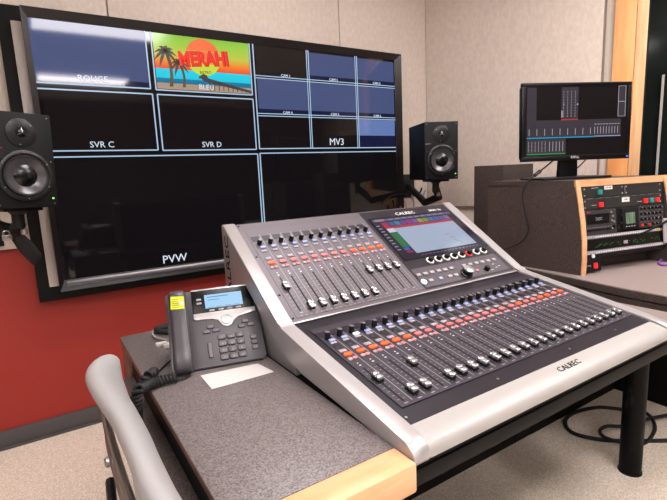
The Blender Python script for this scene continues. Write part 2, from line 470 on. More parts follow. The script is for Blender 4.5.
# ------------------------------------------------------------------ loudspeakers
SPK = mat('speaker_metal', (34, 33, 35), .35, .3)
LED = mat('led_green', (20, 60, 20), .3, emis=(120, 255, 70), estr=3)
def make_speaker(M, label):
    # local: x right (seen from the front), y back, z up ; base centre of the front face
    t = root('loudspeaker', None, label, 'loudspeaker', 'studio loudspeakers', M)
    MB().box(-.096, .096, 0, .305, 0, .314, bev=.004).build('cabinet', t, SPKBODY)
    F = lambda x, z: frame((x, 0, z), (1, 0, 0), (0, 0, 1), (0, -1, 0))
    w = MB(); w.lathe([(.084, .0), (.084, .009), (.081, .011), (.073, .0115), (.070, .009), (.066, .005)], SPK, F(0, .107), 40, False); wr_ = w.build('woofer_frame', t)
    w = MB(); w.lathe([(.069, .001), (.069, .006), (.0665, .0135), (.0625, .0135), (.0605, .0125)], RUBBER, F(0, .107), 40, False); w.build('surround', wr_)
    w = MB()
    n = 40; prof = [(.0600, .0125), (.048, .0055), (.036, .0008)]
    w.lathe(prof, CONE, F(0, .107), 40, False); w.build('cone', wr_)
    w = MB(); w.lathe([(.0375, .0003), (.030, .004), (.024, .0075), (.014, .010), (.005, .0108), (.0005, .0109)], DOME, F(0, .107), 32); w.build('dust_cap', wr_)
    w = MB()
    for a in range(0, 360, 60):
        w.cyl(.0024, .010, .0125, STEEL, F(.076 * math.cos(R(a + 30)), .107 + .076 * math.sin(R(a + 30))), 8)
    w.build('woofer_screws', wr_)
    w = MB(); w.lathe([(.046, 0), (.046, .003), (.044, .004), (.018, .0042), (.016, .002)], SPK, F(0, .248), 32); tw = w.build('tweeter_plate', t)
    w = MB(); w.lathe([(.0135, .003), (.011, .007), (.006, .009), (.0005, .0096)], DOME, F(0, .248), 20); w.build('tweeter_dome', tw)
    w = MB()
    for a in (90, 210, 330):
        w.tube([(.015 * math.cos(R(a)), -.006, .248 + .015 * math.sin(R(a))), (.004 * math.cos(R(a)), -.012, .248 + .004 * math.sin(R(a))), (0, -.0125, .248)], .0016, STEEL, 6)
    w.build('tweeter_guard', tw)
    w = MB()
    for a in (40, 140, 260): w.cyl(.0022, .004, .006, STEEL, F(.039 * math.cos(R(a)), .248 + .039 * math.sin(R(a))), 8)
    w.build('tweeter_screws', tw)
    w = MB()
    for x in (-.083, .083):
        for z in (.012, .302, .155): w.cyl(.0022, 0, .0015, STEEL, F(x, z), 8)
    w.build('baffle_screws', t)
    MB().cyl(.0028, 0, .002, LED, F(.080, .030), 10).build('power_light', t)
    b = MB(); b.box(-.092, -.058, -.0015, 0, .194, .199, mat('badge_red', (110, 28, 36), .4)); b.box(-.092, -.066, -.0018, 0, .1955, .198, MARKG)
    b.build('maker_badge', t, smooth=False)
    return t
ad = R(21)
# left speaker : front right-hand edge at (-.40, 1.372)
dx = Vector((math.cos(ad), math.sin(ad), 0)); edge = Vector((-.406, 1.372, .349))
c0 = edge - dx * .096
ML = frame(c0, dx, (-dx.y, dx.x, 0), (0, 0, 1)) @ RY(2.2)
make_speaker(ML, 'black studio loudspeaker at the left edge, in front of the television left side')
dx2 = Vector((math.cos(-R(26)), math.sin(-R(26)), 0))
c1_ = Vector((1.445, 1.325, .358))
MR = frame(c1_, dx2, (-dx2.y, dx2.x, 0), (0, 0, 1))
make_speaker(MR, 'black studio loudspeaker right of the television near the corner')
def bracket(M, back, label, arm):
    t = root('speaker_bracket', None, label, 'bracket', 'speaker brackets', M)
    b = MB(); b.box(-.06, .06, .04, .16, -.012, -.001, bev=.002); b.build('tray', t, BLACKP)
    b = MB(); b.lathe([(.016, -.075), (.020, -.070), (.020, -.025), (.030, -.014), (.030, -.012)], BLACKP, TR(0, .10, 0), 20); b.build('pivot', t)
    Mi = M.inverted()
    P = [Mi @ Vector(p) for p in arm]
    b = MB(); b.tube(P, [.022, .024, .022, .018], BLACK, 12); b.build('arm', t)
    q = [Mi @ Vector(back)]
    pl = MB(); F2 = Mi.to_3x3().to_4x4()
    pl.box(-.05, .05, -.012, 0, -.08, .08, BLACKP, TR(*q[0]) @ F2, bev=.002); pl.build('wall_plate', t)
    w = MB(); w.lathe([(.008, -.096), (.011, -.094), (.011, -.078), (.008, -.075)], STEEL, TR(0.01, .085, 0), 14); w.build('bolt', t)
    return t
pL = ML @ Vector((0, .10, -.06))
bracket(ML, (-.66, YW - PT - .001, .25), 'black swivel bracket under the left loudspeaker', [pL, pL + Vector((-.01, .05, -.02)), Vector((-.62, 1.75, .25)), Vector((-.66, YW - PT - .01, .25))])
pR = MR @ Vector((0, .10, -.05))
bracket(MR, (1.725, YW - PT - .001, .31), 'black swivel bracket under the right loudspeaker', [pR, pR + Vector((.055, .03, -.055)), pR + Vector((.03, .12, -.09)), Vector((1.725, YW - PT - .01, .31))])
# strap-like cable cover hanging below the left bracket
b = MB(); b.tube([(-.555, 1.50, .278), (-.545, 1.52, .238), (-.524, 1.55, .192), (-.505, 1.58, .152), (-.508, 1.60, .125)], [.012, .022, .028, .026, .012], mat('cable_sock', (20, 20, 22), .8), 12)
b.tube([(-.62, 1.60, .30), (-.585, 1.52, .285), (-.555, 1.50, .275)], .014, BLACK, 10, smooth=4)
tag(b.build('cable_sleeve'), 'black cable sleeve drooping under the left loudspeaker', 'cable')
b = MB()
b.tube([(-.575 + .010 * math.cos(a), 1.47, .258 + .010 * math.sin(a)) for a in [k * math.pi / 8 for k in range(17)]], .0028, CHROME, 8)
b.box(-.590, -.560, 1.474, 1.486, .232, .252, CHROME, bev=.002)
tag(b.build('cable_clip'), 'small chrome ring clip under the left loudspeaker', 'clip')
# short cables hanging behind the console top below the right speaker
CB = [([(1.40, 1.80, .215), (1.47, 1.79, .255), (1.60, 1.78, .262), (1.72, 1.80, .262), (1.78, 1.84, .29)], BLACK, 'black cable looping along the wall below the right loudspeaker', .006),
      ([(1.60, 1.74, .255), (1.615, 1.74, .20), (1.61, 1.75, .12), (1.62, 1.78, .02)], mat('wire_grey', (150, 140, 160), .5), 'pale grey wire hanging just left below the right loudspeaker', .006),
      ([(1.54, 1.74, .225), (1.55, 1.74, .19), (1.56, 1.74, .10), (1.57, 1.76, .02)], mat('wire_cream', (190, 160, 140), .5), 'cream wire hanging between the television and the right speaker bracket', .006),
      ([(1.68, 1.70, .28), (1.665, 1.70, .25), (1.655, 1.70, .20), (1.66, 1.72, .08)], mat('wire_blue', (140, 150, 190), .5), 'bluish wire hanging nearest the right speaker bracket', .006),
      ([(1.50, 1.74, .19), (1.505, 1.74, .15), (1.50, 1.75, .05)], mat('wire_red', (150, 40, 36), .5), 'red wire hanging behind the console top edge', .006)]
for P, m_, lb, r_ in CB:
    tag(MB().tube(P, r_, m_, 8, smooth=6).build('hanging_cable'), lb, 'cable')

# ------------------------------------------------------------------ mixing console
A1, A2, L1, L2, PW = .170482, .570026, .40747, .39778, .845
YB, ZB = L1 * math.cos(A1), L1 * math.sin(A1); YTP, ZTP = YB + L2 * math.cos(A2), ZB + L2 * math.sin(A2)
CL = (PW / 2, .35, -.035)
con = root('mixing_console', CL, 'large silver and grey audio mixing console with rows of faders and a touchscreen', 'mixing console')
IC = TR(-CL[0], -CL[1], -CL[2])
LOW = IC @ frame((0, 0, 0), (1, 0, 0), (0, math.cos(A1), math.sin(A1)), (0, -math.sin(A1), math.cos(A1)))
UP = IC @ frame((0, YB, ZB), (1, 0, 0), (0, math.cos(A2), math.sin(A2)), (0, -math.sin(A2), math.cos(A2)))
PX = frame((0, 0, 0), (0, 1, 0), (0, 0, 1), (1, 0, 0))     # profile (y,z) extruded along x
b = MB(); b.prism([(0, -.033), (0, -.001), (YB, ZB - .001), (YTP, ZTP - .001), (YTP + .006, ZTP - .012), (YTP + .006, -.033)], .0005, PW - .0005, None, PX)
b.build('body', con, PANELD, IC, smooth=False)
b = MB(); b.prism([(-.0005, -.002), (-.020, -.0062), (-.036, -.0112), (-.043, -.015), (-.048, -.020), (-.051, -.027), (-.051, -.034), (-.046, -.038), (-.0005, -.038)], 0.0012, PW - .0012, None, PX)
palm = b.build('palm_rest', con, PALM, IC)
MB().text('CALREC', .019, BLACK, frame((.435, -.022, -.0062), (1, 0, 0), (0, .96, .28), (0, -.28, .96)), .0004, sx=1.15).build('front_lettering', palm, None, IC, smooth=False)
def cheek(xa, xb):
    up = [(-.050, -.036), (-.055, -.028), (-.053, -.018), (-.045, -.009), (-.030, -.002), (0, .0035), (YB - .012, ZB + .0015), (YB, ZB + .005), (YB + .010, ZB + .011), (YTP - .006, ZTP + .0035), (YTP + .006, ZTP + .0035), (YTP + .012, ZTP - .003), (YTP + .012, -.010)]
    dn = [(YTP - .13, -.010), (YTP - .13, ZTP - .135), (YB + .045, ZB - .030), (YB - .03, ZB - .062), (.31, -.010), (.0, -.028), (-.04, -.036)]
    b = MB(); b.prism(up + dn, xa, xb, None, PX, bev=.003); return b.build('side_cheek', con, SILVER, IC)
cl = cheek(-.036, 0.0); cr_ = cheek(PW, PW + .036)
def plate(xa, xb):
    b = MB(); b.prism([(YB - .05, -.033), (YB - .04, ZB - .04), (YB + .05, ZB), (YTP - .02, ZTP - .04), (YTP + .008, ZTP - .04), (YTP + .008, -.033)], xa, xb, None, PX); return b.build('side_plate', con, SILVER, IC, smooth=False)
pl_ = plate(-.024, -.001); plate(PW + .001, PW + .024)
MB().text('CALREC', .040, BLACK, frame((-.0362, .712, .155), (0, 0, 1), (0, 1, 0), (-1, 0, 0)), .0006, sx=1.42).build('side_lettering', cl, None, IC, smooth=False)
# inner plates
MB().box(.0203, PW - .008, .039, .366, 0, .0012).build('deck_plate', con, PANELL, LOW, smooth=False)
MB().box(.0, PW, .0, .3975, -.0005, .0004).build('upper_panel', con, PANELU, UP, smooth=False)
b = MB(); b.box(.0, PW, .0005, .0040, .0004, .003); b.build('bend_trim', con, STEEL, UP, smooth=False)
MB().box(.018, .434, .016, .366, .0004, .0014).build('upper_plate', con, STRIPM, UP, smooth=False)
MB().box(.440, PW - .006, .012, .392, .0004, .0012).build('display_surround', con, PANELD, UP, smooth=False)
MB().box(.446, PW - .020, .018, .098, .0012, .0018).build('control_plate', con, mat('control_plate_grey', (78, 72, 78), .42, .25), UP, smooth=False)
b = MB()
for u in (.009, PW - .009):
    for v_ in (.006 + .012, .10, .25, .388): b.cyl(.0028, 0, .0016, BLACK, TR(u, v_, .0004), 8)
b.build('panel_screws', con, BLACK, UP)
b = MB()
for u in (.009, .25, .50, .70, PW - .005):
    b.cyl(.0026, 0, .0012, STEEL, TR(u, .016, 0), 8)
b.build('deck_screws', con, STEEL, LOW)

# per-channel parts : prototypes share their meshes
def proto(fn):
    b = MB(); fn(b); o = b.build('proto', None); me = o.data; bpy.data.objects.remove(o)
    LOCAL.pop('proto', None)
    return me
def inst(name, me, base, u, v_, h=.0013, rot=0):
    o = bpy.data.objects.new(name, me); col.objects.link(o); o.parent = con
    o.matrix_local = base @ TR(u, v_, h) @ RZ(rot); return o
KNOBT = mat('knob_top', (120, 116, 120), .3, .4)
m_knob = proto(lambda b: (b.lathe([(.0068, 0), (.0068, .0155), (.0060, .0170)], BLACKP, None, 14), b.cyl(.0052, .0170, .0176, KNOBT, None, 12)))
m_slot = proto(lambda b: b.box(-.0020, .0020, .0, .123, 0, .0004, SLOT))
m_win = proto(lambda b: b.box(-.0125, .0125, .0, .022, 0, .0006, WINDOWM))
def capf(b):
    b.box(-.0075, .0075, -.012, .012, .0005, .006, BLACKP, bev=.001, seg=1)
    b.box(-.007, .007, -.0115, -.001, .006, .0125, CAPM, bev=.0018); b.box(-.007, .007, .001, .0115, .006, .0125, CAPM, bev=.0018)
    b.box(-.0068, .0068, -.0015, .0015, .006, .0095, CAPM)
m_cap = proto(capf)
def btn(w, l, h, m): return proto(lambda b: b.box(-w / 2, w / 2, -l / 2, l / 2, 0, h, m, bev=min(w, l, h * 1.6) * .3))
def oval(w, l, h, m):
    return proto(lambda b: b.prism([(w / 2 * math.copysign(abs(math.cos(t)) ** .7, math.cos(t)), l / 2 * math.copysign(abs(math.sin(t)) ** .7, math.sin(t))) for t in [k * math.pi / 10 for k in range(20)]], 0, h, m, bev=h * .25))
m_blue = btn(.0155, .0095, .004, BTNB); m_white = btn(.0155, .0095, .0045, BTNW)
m_grey = btn(.0165, .0080, .0030, BTNG); m_dark = btn(.017, .0140, .0015, BTND); m_grey2 = btn(.0175, .0105, .0030, BTNG)
m_or = oval(.0200, .0120, .0045, BTNO); m_pk = oval(.0200, .0120, .0045, BTNP)
m_rg = oval(.0105, .009, .0030, BTNG); m_rp = oval(.0105, .009, .0030, BTNPD)
def win_(b): b.box(-.0125, .0125, .0, .022, 0, .0005, PANELD)
m_winu = proto(win_)
def chan(k, n, base, u, vs, col_, white, capv, key):
    inst('meter_window', m_win if key == 'l' else m_winu, base, u - .002, vs['win'])
    inst('encoder_knob', m_knob, base, u, vs['enc'])
    inst('select_button', m_white if white else m_blue, base, u + .004, vs['blue'])
    inst('assign_button', m_grey, base, u + .001, vs['g1']); 
    if 'dark' in vs: inst('status_key', m_dark, base, u + .001, vs['dark'])
    inst('access_button', m_grey2, base, u, vs['g2'])
    inst('mute_button', m_or if col_ == 'O' else m_pk, base, u + .0015, vs['or'])
    inst('round_button', m_rg, base, u - .005, vs['sm']); inst('round_button', m_rp, base, u + .007, vs['sm'])
    inst('fader_slot', m_slot, base, u, vs['slot'])
    inst('fader_cap', m_cap, base, u, capv)
def marks(name, base, us, v0, v1, slot0, slot1, topv, pitch):
    b = MB()
    for k, u in enumerate(us):
        b.box(u + pitch / 2 - .0008, u + pitch / 2 + .0005, v0, v1, 0, .0004, MARKG)
        for j in range(9):
            vv = slot0 + .008 + j * (slot1 - slot0 - .016) / 8
            b.box(u - .0095, u - .0040, vv - .0005, vv + .0005, 0, .0003, MARKG)
            b.box(u + .0040, u + .0085, vv - .0004, vv + .0004, 0, .0003, MARKG)
        b.box(u - .002, u + .003, slot1 + .010, slot1 + .013, 0, .0004, MARK)
        b.box(u - .001, u + .002, slot1 + .019, slot1 + .022, 0, .0004, MARK)
        b.box(u - .004, u + .005, slot0 - .007, slot0 - .005, 0, .0003, MARKG)
    return b.build(name, con, None, base @ TR(0, 0, .0012), smooth=False)
VL = dict(win=.322, enc=.311, blue=.2985, g1=.2875, dark=.271, g2=.249, sm=.2140, slot=.052); VL['or'] = .2315
uL = [.0355 + .0330 * k + .0055 * (k // 8) for k in range(24)]
colL = 'OOOOOO' + 'P' * 11 + 'OPPOOPO'
colL = colL[:24]
capL = [.129, .068, .068, .140] + [.068] * 20
for k in range(24): chan(k, 24, LOW, uL[k], VL, colL[k], k == 2, capL[k], 'l')
marks('deck_markings', LOW, uL, .048, .345, .052, .175, 0, .033)
VU = dict(win=.312, enc=.300, blue=.284, g1=.268, g2=.236, sm=.1985, slot=.036); VU['or'] = .2165
uU = [.0372 + .0333 * k + .003 * (k // 8) for k in range(12)]
capU = [.122] + [.043] * 7 + [.124] * 4
for k in range(12): chan(k, 12, UP, uU[k], VU, 'O' if k == 0 or k > 7 else 'P', False, capU[k], 'u')
marks('upper_markings', UP, uU, .030, .340, .036, .157, 0, .0333)
b = MB()
for k in range(28): b.box(.03 + k * .0145, .03 + k * .0145 + .006, .020, .0212, 0, .0004, MARKG)
b.build('label_line', con, None, UP @ TR(0, 0, .0013), smooth=False)
# touchscreen
def em(name, c, s=.9): return mat(name, (10, 10, 12), .15, emis=c, estr=s)
ts = MB().box(.452, .838, .137, .352, 0, .0022).build('touchscreen', con, mat('touch_glass', (10, 10, 14), .12, emis=(34, 30, 48), estr=.8), UP @ TR(0, 0, .0010), smooth=False)
TSM = UP @ TR(0, 0, .0032)
def tp(name, ua, ub, va, vb, m, h=.0003): return MB().box(ua, ub, va, vb, 0, h).build(name, ts, m, TSM, smooth=False)
tp('main_page', .520, .800, .160, .290, em('ui_pale_blue', (168, 182, 206)))
tp('red_row', .512, .802, .290, .303, em('ui_red', (176, 52, 80)))
b = MB(); cols = [(70, 90, 150), (60, 130, 150), (110, 70, 150), (150, 60, 130), (120, 90, 170), (150, 150, 90), (110, 150, 80), (80, 110, 170), (70, 100, 160), (90, 90, 150), (130, 100, 160)]
for k, c_ in enumerate(cols):
    b.box(.515 + k * .0262, .515 + k * .0262 + .0235, .305, .326, 0, .0003, em('ui_tab_%d' % k, c_))
b.build('colour_tabs', ts, None, TSM, smooth=False)
b = MB(); b.box(.462, .825, .332, .345, 0, .0003, em('ui_top', (96, 92, 120))); b.box(.47, .51, .333, .344, .0003, .0006, em('ui_topl', (150, 140, 160)))
for k in range(9): b.box(.53 + .03 * k, .548 + .03 * k, .336, .341, .0003, .0005, em('ui_topl', (150, 140, 160)))
b.build('title_bar', ts, None, TSM, smooth=False)
tp('red_block', .487, .512, .270, .326, em('ui_red', (176, 52, 80)))
tp('white_block', .489, .519, .272, .292, em('ui_white', (205, 212, 228)), .0006)
tp('green_block', .487, .517, .195, .268, em('ui_green', (36, 118, 66)))
tp('blue_block', .487, .510, .180, .193, em('ui_blue', (60, 90, 200)))
tp('red_square', .487, .512, .166, .178, em('ui_maroon', (130, 40, 70)))
b = MB()
for k in range(9): b.box(.460, .474, .185 + k * .0155, .189 + k * .0155, 0, .0004, em('ui_label', (170, 170, 190)))
for k in range(16): b.box(.53 + k * .017, .541 + k * .017, .147, .151, 0, .0004, em('ui_label2', (110, 90, 120)))
b.build('side_labels', ts, None, TSM, smooth=False)
b = MB(); b.box(.700, .722, .224, .2255, 0, .0006, em('ui_red', (176, 52, 80))); b.box(.712, .732, .206, .2075, 0, .0006, em('ui_red', (176, 52, 80)))
P = [(.725, .200), (.722, .190), (.732, .186), (.738, .180), (.742, .172)]
for i in range(4): b.tube([(*P[i], .0005), (*P[i + 1], .0005)], .0006, em('ui_ink', (40, 50, 80)), 4)
b.build('curve_trace', ts, None, TSM, smooth=False)
MB().text('CALREC', .021, mat('brand_white', (230, 228, 226), .5), UP @ TR(.627, .3655, .0012), .0004, sx=1.15).build('top_lettering', con, None, None, smooth=False)
MB().text('BRIO 36', .015, mat('brand_white', (230, 228, 226), .5), UP @ TR(.773, .3655, .0012), .0004, sx=1.15).build('model_lettering', con, None, None, smooth=False)
# control section
m_ring = proto(lambda b: (b.lathe([(.0135, 0), (.0135, .003), (.0105, .003)], WHITEP, None, 18), b.lathe([(.0085, .002), (.0085, .013), (.0070, .015)], BLACKP, None, 14)))
m_ringr = proto(lambda b: (b.lathe([(.0120, 0), (.0120, .002), (.0105, .002)], mat('ring_red', (200, 50, 50), .4, emis=(240, 60, 60), estr=.8), None, 18), b.lathe([(.0085, .002), (.0085, .013), (.0070, .015)], BLACKP, None, 14)))
for k in range(8): inst('rotary_control', m_ringr if k == 5 else m_ring, UP, .543 + .0356 * k, .1185, .0014)
m_key = btn(.017, .011, .004, mat('pale_key', (160, 152, 154), .45)); m_keyb = btn(.014, .010, .004, BTNB); m_keyp = btn(.014, .009, .003, BTNPD)
for u in [.455 + .0277 * k for k in range(6)] + [.6515 + .0288 * k for k in range(6)]: inst('page_key', m_key, UP, u, .070, .0018)
for u, mm in ((.481, m_key), (.522, m_keyb), (.561, m_key), (.587, m_key), (.656, m_key), (.684, m_keyp)): inst('page_key', mm, UP, u, .040, .0018)
b = MB(); b.lathe([(.0095, 0), (.0095, .004), (.008, .005)], BTNW, None, 20); b.build('lit_round_key', con, None, UP @ TR(.452, .040, .0018))
b = MB(); b.lathe([(.020, 0), (.020, .004), (.017, .006), (.017, .018), (.015, .020)], BLACKP, None, 24); b.lathe([(.0165, .0), (.0165, .0035), (.013, .005)], CAPM, TR(0, 0, .019), 24); b.build('jog_knob', con, None, UP @ TR(.630, .036, .0018))
b = MB(); b.lathe([(.009, 0), (.009, .012), (.0075, .014)], BLACKP, None, 18); b.build('headphone_knob', con, None, UP @ TR(.725, .036, .0018))
b = MB()
for u, v_ in ((.748, .030), (.775, .052), (.792, .040), (.775, .036)): b.box(u - .005, u + .005, v_ - .001, v_ + .001, 0, .0006, MARK)
b.build('control_markings', con, None, UP @ TR(0, 0, .0018), smooth=False)

# ------------------------------------------------------------------ desk under the phone
DL = (-.18, .42, DZ)
desk = root('studio_desk', (-.18, .42, FL), 'grey laminate desk with a maple front edge, carrying the telephone', 'desk')
ID = TR(.18, -.42, -FL)
b = MB(); b.box(-.318, -.0375, -.007, .884, DZ - .014, DZ, LAM, bev=.0015); b.box(-.3186, -.3178, -.007, .884, DZ - .0138, DZ - .0015, LAMEDGE); b.build('desktop', desk, None, ID)
b = MB(); b.box(-.318, -.0372, -.061, -.0075, DZ - .049, DZ + .001, bev=.004); b.build('front_edging', desk, MAPLE, ID)
b = MB(); b.box(-.317, -.0385, .765, .884, DZ - .125, DZ - .0145, bev=.001); b.build('rear_block', desk, LAMEDGE, ID)
b = MB(); b.box(-.311, -.0385, -.006, .764, DZ - .078, DZ - .0145); b.build('spacer', desk, BLACK, ID, smooth=False)
b = MB(); b.box(-.334, -.0385, -.04, .764, DZ - .105, DZ - .079, LAM, bev=.001); b.box(-.3350, -.3338, -.04, .764, DZ - .105, DZ - .080, LAMEDGE); b.build('lower_shelf', desk, None, ID)
b = MB(); b.box(-.32, -.0385, .845, .875, FL, DZ - .126, bev=.002); b.build('rear_panel', desk, BLACK, ID)
b = MB(); b.box(-.075, -.045, .0, .84, FL, DZ - .106, bev=.002); b.build('side_panel', desk, BLACK, ID)
# black stand carrying the console
st = root('console_stand', (.45, .35, FL), 'black stand carrying the mixing console, with a grey laminate top strip at its right', 'stand')
IS = TR(-.45, -.35, -FL)
b = MB(); b.box(-.0365, 1.085, -.030, .884, -.060, -.0400, BLACK, bev=.001); b.box(.884, 1.085, -.028, .884, -.0400, -.0385, CLAM); b.build('stand_top', st, None, IS)
b = MB(); b.box(-.036, 1.08, -.034, -.004, -.090, -.0605, bev=.002); b.box(-.036, -.010, -.003, .86, -.090, -.0605); b.box(1.05, 1.08, -.003, .86, -.090, -.0605); b.box(-.009, 1.049, .84, .86, -.090, -.0605); b.build('apron', st, BLACK, IS)
b = MB(); b.box(.0, .05, .1, .74, FL, -.0905, bev=.002); b.build('side_panel', st, BLACK, IS)
b = MB(); b.box(.051, 1.24, .60, .625, FL, -.0905, bev=.002); b.build('shade_back_panel', st, BLACK, IS)  # black sheet put in where the space under the console falls dark

# ------------------------------------------------------------------ right counter
ct = root('side_counter', (1.7, .4, FL), 'grey laminate counter with thick dark edge, right of the console under the equipment rack', 'counter')
IK = TR(-1.7, -.4, -FL)
poly = [(1.128, -.30), (1.131, .206), (1.217, .756), (1.30, 1.32), (2.12, 1.32), (2.42, .75), (2.75, .05), (2.75, -.30)]
poly = [(1.124, -.02), (1.131, .206), (1.213, .756), (1.30, 1.32), (2.10, 1.32), (2.38, .72), (2.66, .10), (2.70, -.02)]
b = MB(); b.prism(poly, -.004, 0, CLAM); b.prism(poly, -.028, -.0041, DLAM); b.build('counter_top', ct, None, IK, smooth=False)
ins = [(x + (.012 if x < 2 else -.012), y + (.0 if y > 0 else .012)) for x, y in poly]
b = MB(); b.prism(ins, -.033, -.0282, BLACK); b.build('shadow_gap', ct, None, IK, smooth=False)
b = MB(); b.prism(poly, -.062, -.0332, DLAM); b.build('lower_slab', ct, None, IK, smooth=False)
b = MB(); b.lathe([(.041, FL), (.041, FL + .006), (.038, FL + .008), (.040, -.0622)], SCRATCH, TR(1.322, .228, 0), 28); b.build('leg', ct, None, IK)
b = MB(); b.lathe([(.048, FL), (.048, -.0622)], SCRATCH, TR(2.5, .06, 0), 28); b.build('leg', ct, None, IK)
b = MB(); b.box(1.245, 1.959, .60, .625, FL, -.0622); b.build('shade_back_panel', ct, BLACK, IK, smooth=False)  # black sheet put in to deepen the shade under the counter
b = MB(); b.box(1.96, 1.99, .06, .65, FL, -.0622); b.build('side_panel', ct, BLACK, IK, smooth=False)  # black sheet added beyond the dim floor, standing in for shade at the right

# ------------------------------------------------------------------ equipment rack cabinet
ra = R(-12)
S_ = Vector((math.cos(ra), math.sin(ra), 0)); B_ = Vector((-S_.y, S_.x, 0)); O_ = Vector((1.205, .383, 0))
rk = root('rack_cabinet', O_, 'dark laminate rack cabinet with maple edging holding black audio units, under the desktop monitor', 'rack cabinet')
IR = TR(-O_.x, -O_.y, 0)
RWI = .500
# front edge curve : offset along B for height z
def fo(z):
    pts = [(0, .000), (.06, -.002), (.13, .002), (.20, .012), (.27, .026), (.353, .046)]
    for (a, p), (c_, q) in zip(pts, pts[1:]):
        if z <= c_: return p + (q - p) * (z - a) / (c_ - a)
    return pts[-1][1]
zs = [0, .03, .06, .095, .13, .165, .20, .235, .27, .31, .353]
def side(s0, s1, back, yback, name, m, par, front0=None, zlist=zs):
    # side board: outer face at s0.., reaching back to world y = yback
    b = MB(); v = []; f = []
    for z in zlist:
        for s in (s0, s1):
            p = O_ + S_ * s + B_ * (fo(z) + (front0 or 0)); p.z = z; v.append(p)
            q = Vector((p.x + .004, yback, z)) if back is None else p + B_ * back; v.append(q)
    n = len(zlist)
    for i in range(n - 1):
        a = i * 4; c_ = a + 4
        f += [(a, a + 2, c_ + 2, c_), (a + 1, a, c_, c_ + 1), (a + 2, a + 3, c_ + 3, c_ + 2), (a + 3, a + 1, c_ + 1, c_ + 3)]
    f += [(0, 1, 3, 2), (n * 4 - 4, n * 4 - 2, n * 4 - 1, n * 4 - 3)]
    b.add(v, f)
    return b.build(name, par, m, IR, smooth=False)
side(.0, .019, None, .820, 'side_board', DLAM, rk, .006)
side(RWI - .019, RWI, None, .820, 'side_board', DLAM, rk, .006)
side(-.0005, .020, .0055, None, 'edging_strip', MAPLE, rk, 0)
side(RWI - .024, RWI + .0005, .0055, None, 'edging_strip', MAPLE, rk, 0)
pF = lambda s, z, d=0: O_ + S_ * s + B_ * (fo(z) + d)
b = MB()
a0 = pF(0, .353, .006); a1 = pF(RWI, .353, .006)
b.prism([(a0.x, a0.y), (a1.x, a1.y), (a1.x, .82), (a0.x, .82)], .334, .3525); b.build('top_board', rk, DLAM, IR, smooth=False)
b = MB()
e0 = pF(-.0005, .353); e1 = pF(RWI + .0005, .353); e2 = e1 + B_ * .0058; e3 = e0 + B_ * .0058
b.prism([(e0.x, e0.y), (e1.x, e1.y), (e2.x, e2.y), (e3.x, e3.y)], .328, .3535); b.build('top_edging', rk, MAPLE, IR, smooth=False)
b = MB(); q0 = O_ + S_ * .02 ; q1 = O_ + S_ * (RWI - .02)
b.prism([(q0.x + .01, .795), (q1.x, .795), (q1.x, .815), (q0.x + .01, .815)], 0, .334); b.build('back_board', rk, DLAM, IR, smooth=False)
b = MB(); c0_ = pF(.025, .05, .09); c1q = pF(RWI - .025, .05, .09)
b.prism([(c0_.x, c0_.y), (c1q.x, c1q.y), (c1q.x + .004, c1q.y + .012), (c0_.x + .004, c0_.y + .012)], 0.001, .068); b.build('lower_filler', rk, DLAM, IR, smooth=False)

# unit face frame: leaning a little back, set just behind the edging
URB = Vector((0, 0, 1)) + B_ * .115; URB.normalize()
UN = S_.cross(URB)                       # out of the face, towards the viewer
OF = O_ + B_ * (-.0)
RF = frame(OF + B_ * .010 - Vector((0, 0, 0)), S_, URB, UN)
SCREWM = mat('rack_screw', (190, 186, 180), .35, .6)
RKB = mat('rack_panel', (34, 36, 37), .42); RKB2 = mat('rack_panel_grey', (48, 48, 50), .42)
GRNB = mat('green_square', (20, 120, 112), .4, emis=(20, 130, 120), estr=.25); REDB = mat('red_square_button', (210, 34, 40), .4, emis=(220, 30, 34), estr=.35)
def unit(name, s0, s1, w0, w1, label, cat, m=RKB, depth=.12, group='rack units in the maple-edged rack'):
    M = RF @ TR(s0, w0, 0)
    t = root(name, None, label, cat, group, M)
    W, H = s1 - s0, w1 - w0
    b = MB(); b.box(0, W, .0006, H - .0006, -.004, 0, m, bev=.0008, seg=1); fp = b.build('face_plate', t)
    b = MB(); b.box(.008, W - .008, .002, H - .002, -depth, -.0041); b.build('chassis', t, BLACK, smooth=False)
    return t, W, H
def screws(t, pts):
    b = MB()
    for x, y in pts: b.cyl(.0030, 0, .0016, SCREWM, TR(x, y, 0), 10)
    b.build('screws', t)
def part(t, name, x0, x1, y0, y1, h, m, bev=.0, z0=0):
    return MB().box(x0, x1, y0, y1, z0, h, bev=bev).build(name, t, m)
def ptext(t, s_, x, y, size, m=MARK, z=.0004, name='lettering', sx=1):
    return MB().text(s_, size, m, TR(x, y, z), .0002, sx=sx).build(name, t, None, smooth=False)
# top row : two panels
t, W, H = unit('switch_panel', .027, .252, .286, .329, 'black rack panel with one green square switch, top left of the rack', 'rack panel')
part(t, 'green_switch', .083, .103, .010, .029, .008, GRNB, .0015); part(t, 'name_label', .121, .163, .028, .042, .0010, WHITEP); ptext(t, 'ON AIR', .142, .035, .009, BLACK, .0012)
part(t, 'print', .055, .090, .036, .0375, .0003, MARK); screws(t, [(.018, .034), (.018, .010), (.215, .034), (.215, .010)])
t, W, H = unit('blank_panel', .254, .476, .286, .329, 'plain black rack panel with no switches, top right of the rack', 'rack panel')
screws(t, [(.010, .034), (.010, .010), (.200, .034), (.200, .010)]); b = MB(); b.box(.003, .0045, .005, .038, 0, .0004, MARKG); b.build('print', t, smooth=False)
t, W, H = unit('switch_panel', .027, .476, .2405, .285, 'full-width black rack panel with red and green square switches, second row', 'rack panel')
for x, mm in ((.096, REDB), (.339, REDB), (.373, GRNB), (.406, REDB)): part(t, 'square_switch', x - .010, x + .010, .008, .027, .008, mm, .0015)
